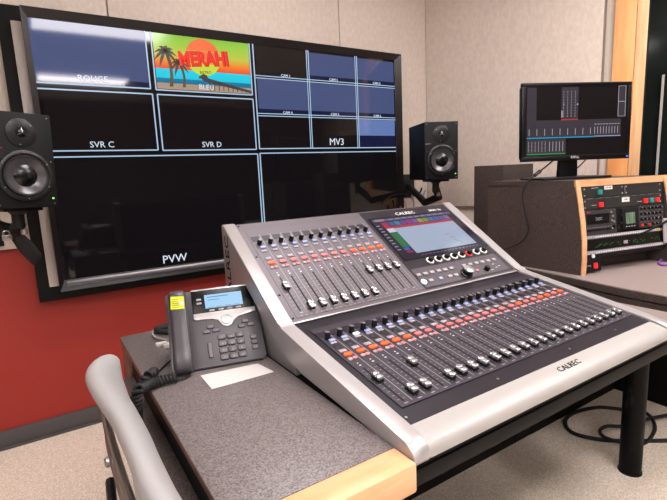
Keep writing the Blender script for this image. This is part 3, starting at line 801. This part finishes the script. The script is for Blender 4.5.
part(t, 'name_label', .212, .252, .020, .038, .0010, WHITEP); ptext(t, 'DIM', .232, .029, .009, BLACK, .0012)
b = MB(); b.box(.052, .078, .0165, .018, 0, .0003, MARK); b.box(.295, .322, .016, .0175, 0, .0003, MARK)
for k in range(9): b.box(.03 + .047 * k, .03 + .047 * k + .030, .0425, .0435, 0, .0004, MARKG)
b.build('print', t, smooth=False); screws(t, [(.018, .034), (.018, .010), (.428, .034), (.428, .010)])
# deck
t, W, H = unit('recording_deck', .027, .205, .144, .2395, 'dark rack deck with a wide black loading slot, left half of the third row', 'recorder', RKB2)
part(t, 'loading_slot', .022, .138, .042, .080, .001, BLACKG); ptext(t, 'DISC', .085, .060, .016, MARKG, .0012)
ptext(t, 'REC', .036, .088, .009, REDB)
b = MB()
for k in range(7): b.box(.024 + .019 * k, .024 + .019 * k + .013, .016, .023, 0, .003, BLACK)
for k in range(10): b.box(.022 + .0135 * k, .022 + .0135 * k + .008, .028, .0295, 0, .0004, MARKG)
b.build('transport_keys', t, smooth=False)
b = MB()
for x, y in ((.150, .082), (.158, .066), (.152, .050), (.162, .045), (.150, .020)): b.cyl(.0035, 0, .004, SCREWM, TR(x, y, 0), 10)
b.build('small_controls', t)
b = MB(); b.cyl(.0065, 0, .012, BLACKP, TR(.160, .026, 0), 14); b.build('level_knob', t)
# scope
t, W, H = unit('signal_scope', .207, .326, .150, .2395, 'black rack signal scope with a small square green screen', 'scope', BLACKP)
part(t, 'screen_hood', .022, .113, .006, .086, .006, BLACK, .002)
part(t, 'scope_screen', .040, .091, .024, .068, .0068, mat('scope_green', (70, 90, 74), .25, emis=(44, 62, 48), estr=.4, c2=(110, 130, 110), scale=40, stretch=(4, .4, 1)))
b = MB()
for k in range(4): b.box(.040 + .014 * k, .048 + .014 * k, .012, .016, .006, .0064, MARKG)
b.build('screen_legend', t, smooth=False)
b = MB(); b.cyl(.006, 0, .010, BLACKP, TR(.011, .060, 0), 12); b.cyl(.006, 0, .010, BLACKP, TR(.011, .030, 0), 12); b.build('side_knobs', t)
# control unit with many knobs
t, W, H = unit('talkback_unit', .328, .476, .150, .2395, 'dark rack unit crowded with small knobs and two red buttons, right of the scope', 'control unit', RKB2)
random.seed(3)
for r_ in range(4):
    for c_ in range(6):
        if r_ == 0 and c_ in (0, 2): continue
        b = MB(); b.lathe([(.0055, 0), (.0055, .006), (.004, .008)], BLACKP, None, 12); b.box(-.0006, .0006, 0, .0045, .008, .0085, MARK)
        b.build('small_knob', t, None, TR(.014 + .0215 * c_, .014 + .0215 * r_, 0) @ RZ(random.uniform(-120, 120)))
b = MB()
for r_ in range(4):
    for c_ in range(6): b.box(.006 + .0215 * c_, .018 + .0215 * c_, .0235 + .0215 * r_, .0245 + .0215 * r_, 0, .0004, MARKG)
b.build('print', t, smooth=False)
for x in (.014, .057): part(t, 'red_button', x - .005, x + .005, .008, .017, .005, REDB, .001)
# patch strip, meter, patch strip
LIL = mat('label_lilac', (150, 142, 152), .55)
def labels(name, w0, w1, label):
    t, W, H = unit(name, .027, .476, w0, w1, label, 'label strip', LIL, .01)
    b = MB()
    for k in range(30):
        x = .062 + .0125 * k
        if x > .43: break
        b.box(x, x + .0075, H * .3, H * .62, 0, .0005, WHITEP)
    b.build('white_labels', t, smooth=False)
    screws(t, [(.040, H / 2), (.436, H / 2)])
    return t
t = labels('label_strip', .1305, .1435, 'lilac label strip above the green-lit meter unit'); part(t, 'yellow_arrow', .398, .412, .002, .010, .0012, mat('yellow_tag', (220, 190, 40), .5))
t, W, H = unit('meter_unit', .027, .476, .0865, .1295, 'black rack unit with a row of dim green lit legends', 'meter unit', BLACKG)
b = MB(); random.seed(5); GR = mat('legend_green', (20, 50, 20), .4, emis=(60, 170, 60), estr=.6)
for k in range(34):
    x = .062 + .0105 * k
    if random.random() < .25 or .19 < x - .0 < .215: continue
    y = .010 + .0045 * (k % 3); b.box(x, x + random.uniform(.004, .008), y, y + .003, 0, .0005, GR)
b.build('lit_legends', t, smooth=False); part(t, 'centre_label', .210, .232, .012, .024, .0010, LIL)
t = labels('label_strip', .0715, .0855, 'lilac label strip below the green-lit meter unit')
b = MB(); b.lathe([(.008, 0), (.008, .002), (.005, .003)], WHITEP, TR(.046, -.006, 0), 16); b.build('white_disc', t)
t, W, H = unit('support_shelf', .027, .476, .056, .0705, 'black blank strip under the lower label strip of the rack', 'rack panel', BLACK, .10)
t, W, H = unit('power_switch_panel', .027, .112, .006, .055, 'small black power panel with a red rocker switch, bottom left of the rack', 'switch panel', BLACK, .05)
part(t, 'red_rocker', .044, .062, .012, .033, .006, REDB, .0015); ptext(t, 'PWR', .022, .024, .010, MARKG)
# cable across the rack front
A = lambda s, w, h: RF @ Vector((s, w, h))
tag(MB().tube([A(.49, .225, .05), A(.47, .200, .045), A(.43, .168, .035), A(.38, .148, .022), A(.335, .132, .012), A(.30, .126, .006)], .0045, BLACK, 8, smooth=6).build('patch_cable'), 'black cable slanting across the rack unit fronts', 'cable')
tag(MB().box(0, .05, 0, .10, 0, .006, bev=.001).build('side_bracket', m=mat('pale_bracket', (168, 164, 168), .5), M=RF @ TR(.455, .080, .004)), 'pale grey bracket at the right end of the rack label strips', 'bracket')
PUR = mat('purple_cable', (120, 60, 150), .4)
tag(MB().tube([(1.80, .36, .005), (1.72, .325, .006), (1.62, .30, .005), (1.575, .268, .005), (1.62, .235, .006), (1.72, .225, .005), (1.82, .24, .005)], .0045, PUR, 8, smooth=8).build('purple_cable'), 'purple cable loop lying on the counter in front of the rack', 'cable')

# tall dark cabinet behind
tc_ = root('tall_cabinet', (1.52, .99, 0), 'tall dark laminate box standing behind the rack cabinet on the counter', 'cabinet')
b = MB(); b.box(1.418, 1.66, .905, 1.075, 0, .423, bev=.002); b.build('carcass', tc_, DLAM, TR(-1.52, -.99, 0))
b = MB(); b.box(1.4165, 1.4179, .903, .9045, 0, .423); b.build('corner_edging', tc_, mat('dark_edge', (44, 34, 30), .5), TR(-1.52, -.99, 0))

# ------------------------------------------------------------------ desktop monitor on the rack
yaw, pit, rol, mw, mh = R(-25.6), R(1.8), R(-.3), .4752, .308
r0 = Vector((math.cos(yaw), math.sin(yaw), 0)); bk0 = Vector((-r0.y, r0.x, 0)); u0 = Vector((0, 0, 1)) * math.cos(pit) + bk0 * math.sin(pit)
mr = r0 * math.cos(rol) + u0 * math.sin(rol); mu = -r0 * math.sin(rol) + u0 * math.cos(rol); mn = mr.cross(mu)
MM = frame((1.197, .647, .430), mr, mu, mn)
OLDM = Matrix.Diagonal((mw / .428, mh / .350, 1, 1))
fc = MM @ Vector((mw / 2, 0, 0)); base = Vector((fc.x, fc.y, .3535)) + bk0 * .035 - r0 * .02
MB0 = frame((base.x, base.y, .3537), r0, bk0, (0, 0, 1))
mo = root('desktop_monitor', None, 'small black desktop monitor showing grey meter strips, standing on the rack cabinet', 'monitor', None, MB0)
IMo = MB0.inverted() @ MM
b = MB(); b.box(.012, mw - .012, .010, mh - .010, -.045, -.002, bev=.006); b.build('back_shell', mo, BLACKP, IMo)
b = MB(); t_ = .015
b.box(0, mw, 0, t_ + .006, -.012, .004, bev=.002); b.box(0, mw, mh - t_, mh, -.012, .004, bev=.002); b.box(0, t_, t_, mh - t_, -.012, .004, bev=.002); b.box(mw - t_, mw, t_, mh - t_, -.012, .004, bev=.002)
bz = b.build('bezel', mo, BLACKG, IMo)
MB().text('DELL', .014, MARK, IMo @ TR(.232, .0125, .0042), .0003, sx=1.2).build('maker_lettering', mo, None, None, smooth=False)
b = MB(); b.box(mw - .015, mw - .006, .006, .012, .004, .0046, em('power_blue', (80, 110, 255), 1.5)); b.build('power_light', mo, None, IMo, smooth=False)
ms = MB().box(t_, mw - t_, t_ + .004, mh - t_, -.004, .001).build('display', mo, mat('display_black', (7, 6, 7), .3, emis=(24, 16, 18), estr=.9, spec=.2), IMo, smooth=False)
def mp(name, rects, m, z=.0014):
    b = MB()
    for x0, x1, y0, y1 in rects: b.box(x0, x1, y0, y1, z - .0006, z, m)
    return b.build(name, ms, None, IMo @ OLDM, smooth=False)
UG = em('ui_grey', (66, 58, 66), .95); UL = em('ui_line', (190, 184, 190), .9)
mp('meter_page', [(.020, .056, .105, .330), (.152, .218, .186, .330), (.376, .406, .194, .332), (.020, .390, .108, .184), (.020, .172, .032, .100)], UG)
r_ = [(.376, .406, .3305, .332), (.376, .3775, .194, .332), (.4045, .406, .194, .332), (.376, .406, .260, .2625), (.376, .406, .194, .1955)]
for k in range(12):
    x = .028 + .030 * k
    if x < .28: r_.append((x, x + .0016, .116, .146))
for k in range(9): r_ += [(.285 + .0115 * k, .2865 + .0115 * k, .118, .150), (.285 + .0115 * k, .292 + .0115 * k, .160, .163)]
for k in range(6): r_ += [(.026 + .013 * k, .028 + .013 * k, .044 + .006 * j, .047 + .006 * j) for j in range(8)]
for k in range(5): r_.append((.108 + .013 * k, .1095 + .013 * k, .044, .088))
for k in range(4): r_ += [(.160 + .015 * k, .1615 + .015 * k, .198 + .012 * j, .204 + .012 * j) for j in range(10)]
r_ += [(.153, .157, .195, .225), (.212, .218, .250, .256), (.160, .163, .250, .256)]
mp('interface_lines', r_, UL, .0020)
mp('cyan_line', [(.020, .284, .103, .1075)], em('ui_cyan', (40, 160, 200), 1), .0022); mp('pale_line', [(.285, .390, .105, .1085)], em('ui_pale', (150, 175, 205), 1), .0022)
mp('red_line', [(.152, .218, .183, .187)], em('ui_redline', (210, 50, 50), 1), .0022); mp('green_line', [(.020, .172, .030, .0345)], em('ui_greenline', (50, 150, 80), 1), .0022)
nk = MB(); nk.prism([(-.042, 0), (.042, 0), (.036, .14), (-.036, .14)], -.012, .012, None, frame((.02, .02, .006), (1, 0, 0), (0, 0, 1), (0, -1, 0)), bev=.003); nk.build('neck', mo, BLACKP)
b = MB(); b.box(-.150, .150, -.085, .095, 0, .009, bev=.004); b.build('base_foot', mo, BLACKP)
# its cables
MW0 = MM @ Vector((.13, .03, -.02))
cab = [MM @ Vector((.22, .05, -.055)), MM @ Vector((.17, .0, -.058)), Vector((1.22, .60, .375)), Vector((1.186, .615, .345)), Vector((1.185, .629, .290)), Vector((1.187, .609, .200)), Vector((1.188, .600, .154)), Vector((1.188, .630, .108)), Vector((1.190, .705, .070)), Vector((1.195, .79, .045))]
mc = MB(); mc.tube(cab, .0032, RUBBER, 8, smooth=8); mc = tag(mc.build('monitor_cable'), 'black monitor cable hanging down the left side of the rack cabinet', 'cable')
b = MB(); p_, q_ = cab[1].lerp(cab[2], .7), cab[2]; b.tube([p_, q_], .0075, RUBBER, 12); b.build('ferrite_core', mc)
tag(MB().tube([MM @ Vector((.255, .05, -.055)), MM @ Vector((.265, -.035, -.055)), MM @ Vector((.300, -.018, -.055)), MM @ Vector((.335, .02, -.05))], .0026, RUBBER, 8, smooth=6).build('monitor_cable'), 'short thin cable looping under the monitor to the right of its neck', 'cable')

# ------------------------------------------------------------------ desk telephone
pa = Vector((-.260, .511, DZ + .0005)); pd = Vector((.974, -.226, 0)).normalized(); pn = Vector((-pd.y, pd.x, 0))
tl = R(50); pu = pn * math.cos(tl) + Vector((0, 0, 1)) * math.sin(tl); pN = pd.cross(pu)
MPb = frame(pa, pd, pn, (0, 0, 1))
ph = root('telephone', None, 'dark grey office telephone with lit blue display, on the desk left of the console', 'telephone', None, MPb)
PM = MPb.inverted() @ frame(pa, pd, pu * .935, pN)
def pp(fn, name, m=None, par=ph, **k):
    b = MB(); fn(b); return b.build(name, par, m, PM, **k)
def rrect(x0, x1, y0, y1, r, n=5):
    P = []
    for cx_, cy_, a in ((x1 - r, y1 - r, 0), (x0 + r, y1 - r, 90), (x0 + r, y0 + r, 180), (x1 - r, y0 + r, 270)):
        for k in range(n + 1): P.append((cx_ + r * math.cos(R(a + 90 * k / n)), cy_ + r * math.sin(R(a + 90 * k / n))))
    return P
pp(lambda b: b.prism(rrect(-.002, .220, .004, .222, .008), -.022, 0, PHONEB, bev=.003), 'body')
pp(lambda b: b.prism(rrect(.060, .212, .148, .2225, .003), 0, .0022, BLACKG, bev=.0008), 'display_window')
band = [(.060, .153), (.060, .139), (.066, .135), (.105, .134), (.119, .128), (.127, .112), (.137, .107), (.147, .110), (.156, .124), (.168, .133), (.190, .137), (.213, .141), (.213, .1535)]
pp(lambda b: b.prism(band, 0, .0028, PHONES, bev=.0006), 'silver_band')
pp(lambda b: b.prism([(.060, .2205), (.212, .2205), (.212, .2245), (.060, .2245)], -.006, .0028, PHONES, bev=.001), 'silver_top_strip')
pp(lambda b: (b.lathe([(.0150, .0028), (.0150, .0050), (.0140, .0058), (.0105, .0058), (.0105, .0035)], STEEL, TR(.1385, .127, 0), 28), b.lathe([(.0092, .003), (.0092, .0046), (.006, .005)], PHONES, TR(.1385, .127, 0), 24)), 'navigation_ring')
lc = pp(lambda b: b.box(.091, .185, .165, .205, .0022, .0030), 'lcd_display', mat('lcd_blue', (20, 24, 30), .25, emis=(156, 200, 232), estr=1.1), smooth=False)
def lcdt(b):
    for k in range(4):
        b.box(.096 + .022 * k, .110 + .022 * k, .1665, .1675, .0030, .0032, em('lcd_ink', (60, 110, 170), .9))
    b.box(.098, .150, .1965, .1985, .0030, .0032, em('lcd_ink', (60, 110, 170), .9)); b.box(.098, .128, .188, .1895, .0030, .0032, em('lcd_ink', (60, 110, 170), .9))
o = pp(lcdt, 'lcd_text', smooth=False)
def key(name, x, y, w, h, z0=.0, hh=.0035, m=PHONEK, rot=0):
    b = MB(); b.prism(rrect(-w / 2 - .001, w / 2 + .001, -h / 2 - .001, h / 2 + .001, min(w, h) * .3, 3), 0, hh * .45, BLACK); b.prism(rrect(-w / 2, w / 2, -h / 2, h / 2, min(w, h) * .3, 3), hh * .4, hh, m, bev=.0008)
    return b.build(name, ph, None, PM @ TR(x, y, z0) @ RZ(rot))
for x in (.106, .128, .150, .172): key('soft_key', x, .1575, .013, .0052, .0022, .002, BTNG)
for y in (.193, .182): key('line_key', .077, y, .012, .006, .0022, .002, BTNG)
legend = ['123', '456', '789', '*0#']
for r_ in range(4):
    for c_ in range(3):
        kk = key('number_key', .120 + .0220 * c_, .0785 - .0185 * r_, .0180, .0125, 0, .0045)
        b = MB(); b.text(legend[r_][c_], .0075, MARKG, PM @ TR(.120 + .0220 * c_, .0785 - .0185 * r_, .0047), .0001); b.build('key_digit', kk, None, None, smooth=False)
for y in (.067, .052, .0375): key('feature_key', .1965, y, .015, .0105)
for x, y in ((.097, .112), (.086, .099), (.109, .100), (.183, .115), (.172, .102), (.195, .103)): key('function_key', x, y, .016, .0085)
key('volume_key', .0895, .048, .0085, .040)
# handset : lofted, along local y
def hs(b):
    secs = [(-.008, .0195, .016, .012), (.000, .0215, .022, .012), (.020, .0222, .027, .012), (.045, .0215, .024, .014), (.085, .0200, .021, .018), (.130, .0198, .021, .020), (.165, .0208, .024, .016), (.190, .0212, .026, .012), (.203, .0205, .024, .012), (.2085, .0175, .018, .013)]
    n = 20; v = []; f = []
    for i, (y, hw, h, z0) in enumerate(secs):
        for k in range(n):
            a = 2 * math.pi * k / n; ca, sa = math.cos(a), math.sin(a)
            x = .026 + hw * math.copysign(abs(ca) ** .6, ca); z = z0 + h / 2 + 0.004 + (h / 2 + .004) * math.copysign(abs(sa) ** .6, sa)
            v.append((x, y, z))
    for i in range(len(secs) - 1):
        for k in range(n): f.append((i * n + k, i * n + (k + 1) % n, (i + 1) * n + (k + 1) % n, (i + 1) * n + k))
    f += [tuple(range(n))[::-1], tuple(range(len(v) - n, len(v)))]
    b.add(v, f, PHONEH)
    b.lathe([(.019, -.0), (.020, .012)], PHONEH, TR(.026, .022, 0.0), 20); b.lathe([(.019, -.0), (.020, .012)], PHONEH, TR(.026, .185, 0.0), 20)
hd = pp(hs, 'handset', None, ph, angle=60)
stk = pp(lambda b: b.prism([(.009, .152), (.040, .150), (.042, .186), (.0115, .188)], .0455, .0492, YEL, TR(0, 0, .0)), 'yellow_sticker', None, hd, smooth=False)
def st_(b):
    for k in range(5): b.box(.014, .030 - .002 * (k % 2), .156 + .0055 * k, .1575 + .0055 * k, .0492, .0495, mat('sticker_ink', (90, 100, 20), .6))
    b.box(.030, .039, .160, .172, .0492, .0496, PAPER)
pp(st_, 'sticker_print', None, hd, smooth=False)
# foot stand behind
b = MB(); b.prism([(.004, .002), (.165, .004), (.150, .130), (.09, .10)], .03, .19, None, frame((0, 0, 0), (0, 1, 0), (0, 0, 1), (1, 0, 0)))
b.build('foot_stand', ph, PHONEB, smooth=False)
b = MB(); b.box(.01, .21, -.002, .018, 0, .004, bev=.001); b.build('front_foot', ph, RUBBER)
# coiled cord : from the handset end over the desk edge and back under the phone
def coil(path, r, pitch, wire, m, name, label=None):
    P = catmull([Vector(p) for p in path], 40)
    L = [0]
    for a_, b_ in zip(P, P[1:]): L.append(L[-1] + (b_ - a_).length)
    tot = L[-1]; turns = tot / pitch; N_ = int(turns * 10); out = []; j = 0; prev = None
    for i in range(N_ + 1):
        s = tot * i / N_
        while j < len(L) - 2 and L[j + 1] < s: j += 1
        t = (s - L[j]) / max(1e-9, L[j + 1] - L[j]); p = P[j].lerp(P[j + 1], t); d = (P[min(j + 1, len(P) - 1)] - P[j]).normalized()
        a_ = d.cross(Vector((0, 0, 1))) if prev is None else prev - d * prev.dot(d)
        a_.normalize(); prev = a_; b_ = d.cross(a_); an = 2 * math.pi * turns * i / N_
        out.append(p + a_ * (r * math.cos(an)) + b_ * (r * math.sin(an)))
    return MB().tube(out, wire, m, 6).build(name)
hp = (PM and MPb @ PM) @ Vector((.040, -.004, .012))
o = coil([(-.262, .466, DZ + .0125), (-.292, .470, DZ + .0125), (-.316, .464, DZ + .014), (-.337, .440, DZ + .018), (-.350, .418, .004), (-.3535, .422, -.030), (-.353, .445, -.065), (-.352, .475, -.125), (-.351, .52, -.175), (-.351, .57, -.19), (-.350, .60, -.155), (-.3475, .585, -.105), (-.338, .535, -.06), (-.332, .505, -.032), (-.318, .495, DZ + .020), (-.303, .512, DZ + .014), (-.296, .535, DZ + .0125)], .0084, .0080, .0035, RUBBER, 'cord_coil')
tag(o, 'black coiled handset cord drooping over the left desk edge', 'phone cord'); o.name = 'coiled_cord'
tc1 = MB(); tc1.tube([(-.262, .466, DZ + .008), (-.248, .468, DZ + .004), (-.232, .476, DZ + .004), (hp.x, hp.y, DZ + .010), tuple(hp)], .0022, RUBBER, 8, smooth=6)
tc1.tube([(-.296, .532, DZ + .009), (-.282, .548, DZ + .004), (-.262, .575, DZ + .004), (-.242, .600, DZ + .004), (-.215, .63, DZ + .010)], .0022, RUBBER, 8, smooth=6)
c_ = tc1.build('straight_ends'); c_.parent = o

PAPM = frame((0, 0, DZ + .0003), (1, 0, 0), (0, 1, 0), (0, 0, 1))
pc = MB(); pc.prism([(-.209, .468), (-.077, .449), (-.066, .381), (-.210, .384)], 0, .0006, PAPER, PAPM)
pt = pc.build('paper_card', smooth=False); tag(pt, 'white paper card lying on the desk in front of the telephone', 'paper')
b = MB()
for k in range(4): b.box(-.190, -.10 - .01 * (k % 2), .398 + .013 * k, .3995 + .013 * k, .0006, .0007, mat('faint_print', (186, 180, 178), .8))
b.build('faint_print', pt, None, PAPM, smooth=False)
# leads behind the telephone
tag(MB().tube([(-.20, .72, DZ + .005), (-.235, .79, DZ + .006), (-.235, .845, DZ + .005), (-.222, .868, DZ + .005), (-.185, .873, DZ + .005), (-.16, .85, DZ + .005)], .0032, mat('grey_lead', (150, 145, 142), .5), 8, smooth=8).build('network_lead'), 'thin grey lead curling on the desk behind the telephone', 'cable')
tag(MB().tube([(-.17, .78, DZ + .009), (-.205, .820, DZ + .009), (-.222, .842, DZ + .010), (-.212, .868, DZ + .009), (-.175, .862, DZ + .009)], .0085, RUBBER, 8, smooth=8).build('black_lead'), 'thick black lead on the desk just behind the handset', 'cable')
b = MB(); b.box(-.250, -.222, .722, .736, DZ + .0005, DZ + .0105, WHITEP, bev=.002); b.box(-.236, -.20, .698, .712, DZ + .0005, DZ + .0105, WHITEP, bev=.002)
b.tube([(-.222, .729, DZ + .005), (-.19, .722, DZ + .005)], .003, WHITEP, 8); b.tube([(-.20, .705, DZ + .005), (-.18, .70, DZ + .005)], .003, WHITEP, 8)
tag(b.build('cable_connector'), 'small white cable plugs on the desk behind the handset', 'connector')

# ------------------------------------------------------------------ grey chair
CHL = (-.20, .22, FL)
ch = root('stacking_chair', CHL, 'light grey plastic stacking chair with chrome frame pushed in at the left of the desk', 'chair')
IH = TR(.20, -.22, -FL)
def shell():
    oute = catmull([Vector((x, y, 0)) for x, y in ((-.372, .478), (-.400, .470), (-.425, .440), (-.437, .390), (-.433, .30), (-.420, .18), (-.416, .08), (-.414, -.02), (-.404, -.07), (-.382, -.095))], 4)
    inne = catmull([Vector((x, y, 0)) for x, y in ((-.372, .462), (-.370, .445), (-.3695, .415), (-.370, .36), (-.3675, .29), (-.3665, .20), (-.368, .13), (-.367, .02), (-.362, -.05), (-.356, -.075))], 4)
    prof = catmull([Vector((t, z, 0)) for t, z in ((0, .062), (.05, .072), (.2, .0765), (.42, .071), (.65, .055), (.85, .030), (.97, 0), (1.02, -.06), (1.05, -.14), (1.15, -.20), (1.35, -.26), (1.8, -.29), (2.4, -.305))], 3)
    V = []; F = []; n = len(prof); m_ = len(oute)
    for i in range(m_):
        u = abs(-1 + 2 * i / (m_ - 1))
        for p in prof:
            k = max(0, min(1, (p.y + .30) / .34)); q = oute[i].lerp(inne[i], p.x)
            V.append((q.x, q.y, p.y - .022 * u ** 8 * k))
    for i in range(m_ - 1):
        for j in range(n - 1): F.append((i * n + j, i * n + j + 1, (i + 1) * n + j + 1, (i + 1) * n + j))
    b = MB(); b.add(V, F, PLASTICG); o = b.build('backrest', ch, None, IH, angle=80)
    sm = o.modifiers.new('thickness', 'SOLIDIFY'); sm.thickness = .006; sm.offset = 0
    return o
shell()
def seat():
    V = []; F = []; nu, nv = 18, 16
    for i in range(nu + 1):
        u = -1 + 2 * i / nu
        for j in range(nv + 1):
            t = j / nv; x = -.275 + .42 * t; z = -.308 - .018 * math.sin(math.pi * t) * (1 - u * u) - .03 * max(0, t - .85) / .15
            hw = .225 * (1 - .12 * max(0, t - .8) / .2)
            V.append((x, .225 + u * hw, z + .008 * u * u))
    for i in range(nu):
        for j in range(nv): F.append((i * (nv + 1) + j, i * (nv + 1) + j + 1, (i + 1) * (nv + 1) + j + 1, (i + 1) * (nv + 1) + j))
    b = MB(); b.add(V, F, PLASTICG); o = b.build('seat', ch, None, IH, angle=80)
    sm = o.modifiers.new('thickness', 'SOLIDIFY'); sm.thickness = .006; sm.offset = 0
seat()
fr = MB()
fr.tube([(-.372, .44, -.10), (-.380, .440, -.02), (-.400, .42, .010), (-.416, .36, .026), (-.424, .22, .032), (-.424, .02, .030), (-.415, -.04, .0), (-.38, -.04, -.12), (-.34, -.03, -.28)], .0065, CHROME, 10, smooth=6)
fr.tube([(-.37, .46, -.14), (-.385, .42, -.05), (-.402, .37, -.010), (-.424, .25, .006), (-.427, .02, .010)], .0055, CHROME, 10, smooth=6)
fr.tube([(-.378, .47, -.10), (-.35, .46, -.20), (-.31, .45, -.315), (-.10, .45, -.328), (.09, .44, -.335)], .0095, CHROME, 10, smooth=6)
fr.tube([(-.34, -.03, -.28), (-.31, 0, -.315), (-.10, .0, -.328), (.09, .01, -.335)], .0095, CHROME, 10, smooth=6)
fr.build('back_frame', ch, None, IH)
b = MB(); b.lathe([(.0075, 0), (.0075, .004), (.005, .006), (.004, .003)], STEEL, frame((-.4340, .150, .026), (0, 1, 0), (0, 0, 1), (-1, 0, 0)), 16); b.build('frame_screw', ch, None, IH)
b = MB(); b.tube([(-.436, .15, -.004), (-.440, .10, -.008), (-.438, .0, -.010)], .0065, BLACKP, 8); b.build('rubber_buffer', ch, None, IH)
for x, y, fx, fy in ((-.30, .45, -.31, .47), (-.30, 0, -.31, -.02), (.08, .44, .11, .47), (.08, .01, .11, -.02)):
    b = MB(); b.tube([(x, y, -.322), (fx, fy, FL + .02)], .0105, CHROME, 12); b.lathe([(.014, 0), (.014, .018), (.0105, .024)], RUBBER, TR(fx, fy, FL), 14); b.build('leg', ch, None, IH)

# ------------------------------------------------------------------ cables on the carpet
zf = FL + .0085
tag(MB().tube([(1.80, .40, zf), (1.74, .489, zf), (1.684, .545, zf), (1.571, .58, zf), (1.478, .575, zf), (1.41, .535, zf), (1.387, .481, zf), (1.427, .398, zf), (1.499, .33, zf), (1.564, .281, zf), (1.68, .20, zf), (1.80, .12, zf)], .0085, RUBBER, 8, smooth=8).build('floor_cable'), 'black cable in a large loop on the carpet behind the black leg', 'cable')
zf = FL + .025
tag(MB().tube([(1.85, .30, zf), (1.717, .344, zf), (1.645, .357, zf), (1.574, .383, zf), (1.528, .418, zf), (1.469, .419, zf), (1.434, .383, zf), (1.447, .327, zf), (1.479, .281, zf), (1.54, .263, zf), (1.67, .289, zf), (1.758, .345, zf), (1.79, .40, zf)], .0075, RUBBER, 8, smooth=8).build('floor_cable'), 'black cable in a tight small loop on the carpet right behind the black leg', 'cable')

# ------------------------------------------------------------------ camera, world, colour
cp = Vector((-.4772928, -.5421999, .4192398)); yw, pt_, rl = .566363, .1642975, -.0442948
f_ = Vector((math.sin(yw) * math.cos(pt_), math.cos(yw) * math.cos(pt_), -math.sin(pt_))); r_ = Vector((math.cos(yw), -math.sin(yw), 0)); u_ = r_.cross(f_)
r2 = r_ * math.cos(rl) + u_ * math.sin(rl); u2 = -r_ * math.sin(rl) + u_ * math.cos(rl)
cam = bpy.data.cameras.new('camera'); co = bpy.data.objects.new('camera', cam); col.objects.link(co)
co.matrix_world = frame(cp, r2, u2, -f_)
cam.sensor_fit = 'HORIZONTAL'; cam.sensor_width = 36; cam.lens = 462.76 / 667 * 36; cam.clip_start = .02
sc = bpy.context.scene; sc.camera = co
w = bpy.data.worlds.new('world'); sc.world = w; w.use_nodes = True
w.node_tree.nodes['Background'].inputs[0].default_value = (.8, .85, 1, 1); w.node_tree.nodes['Background'].inputs[1].default_value = .3
sc.view_settings.view_transform = 'Standard'; sc.view_settings.look = 'None'; sc.view_settings.gamma = 1; sc.view_settings.exposure = EXPO
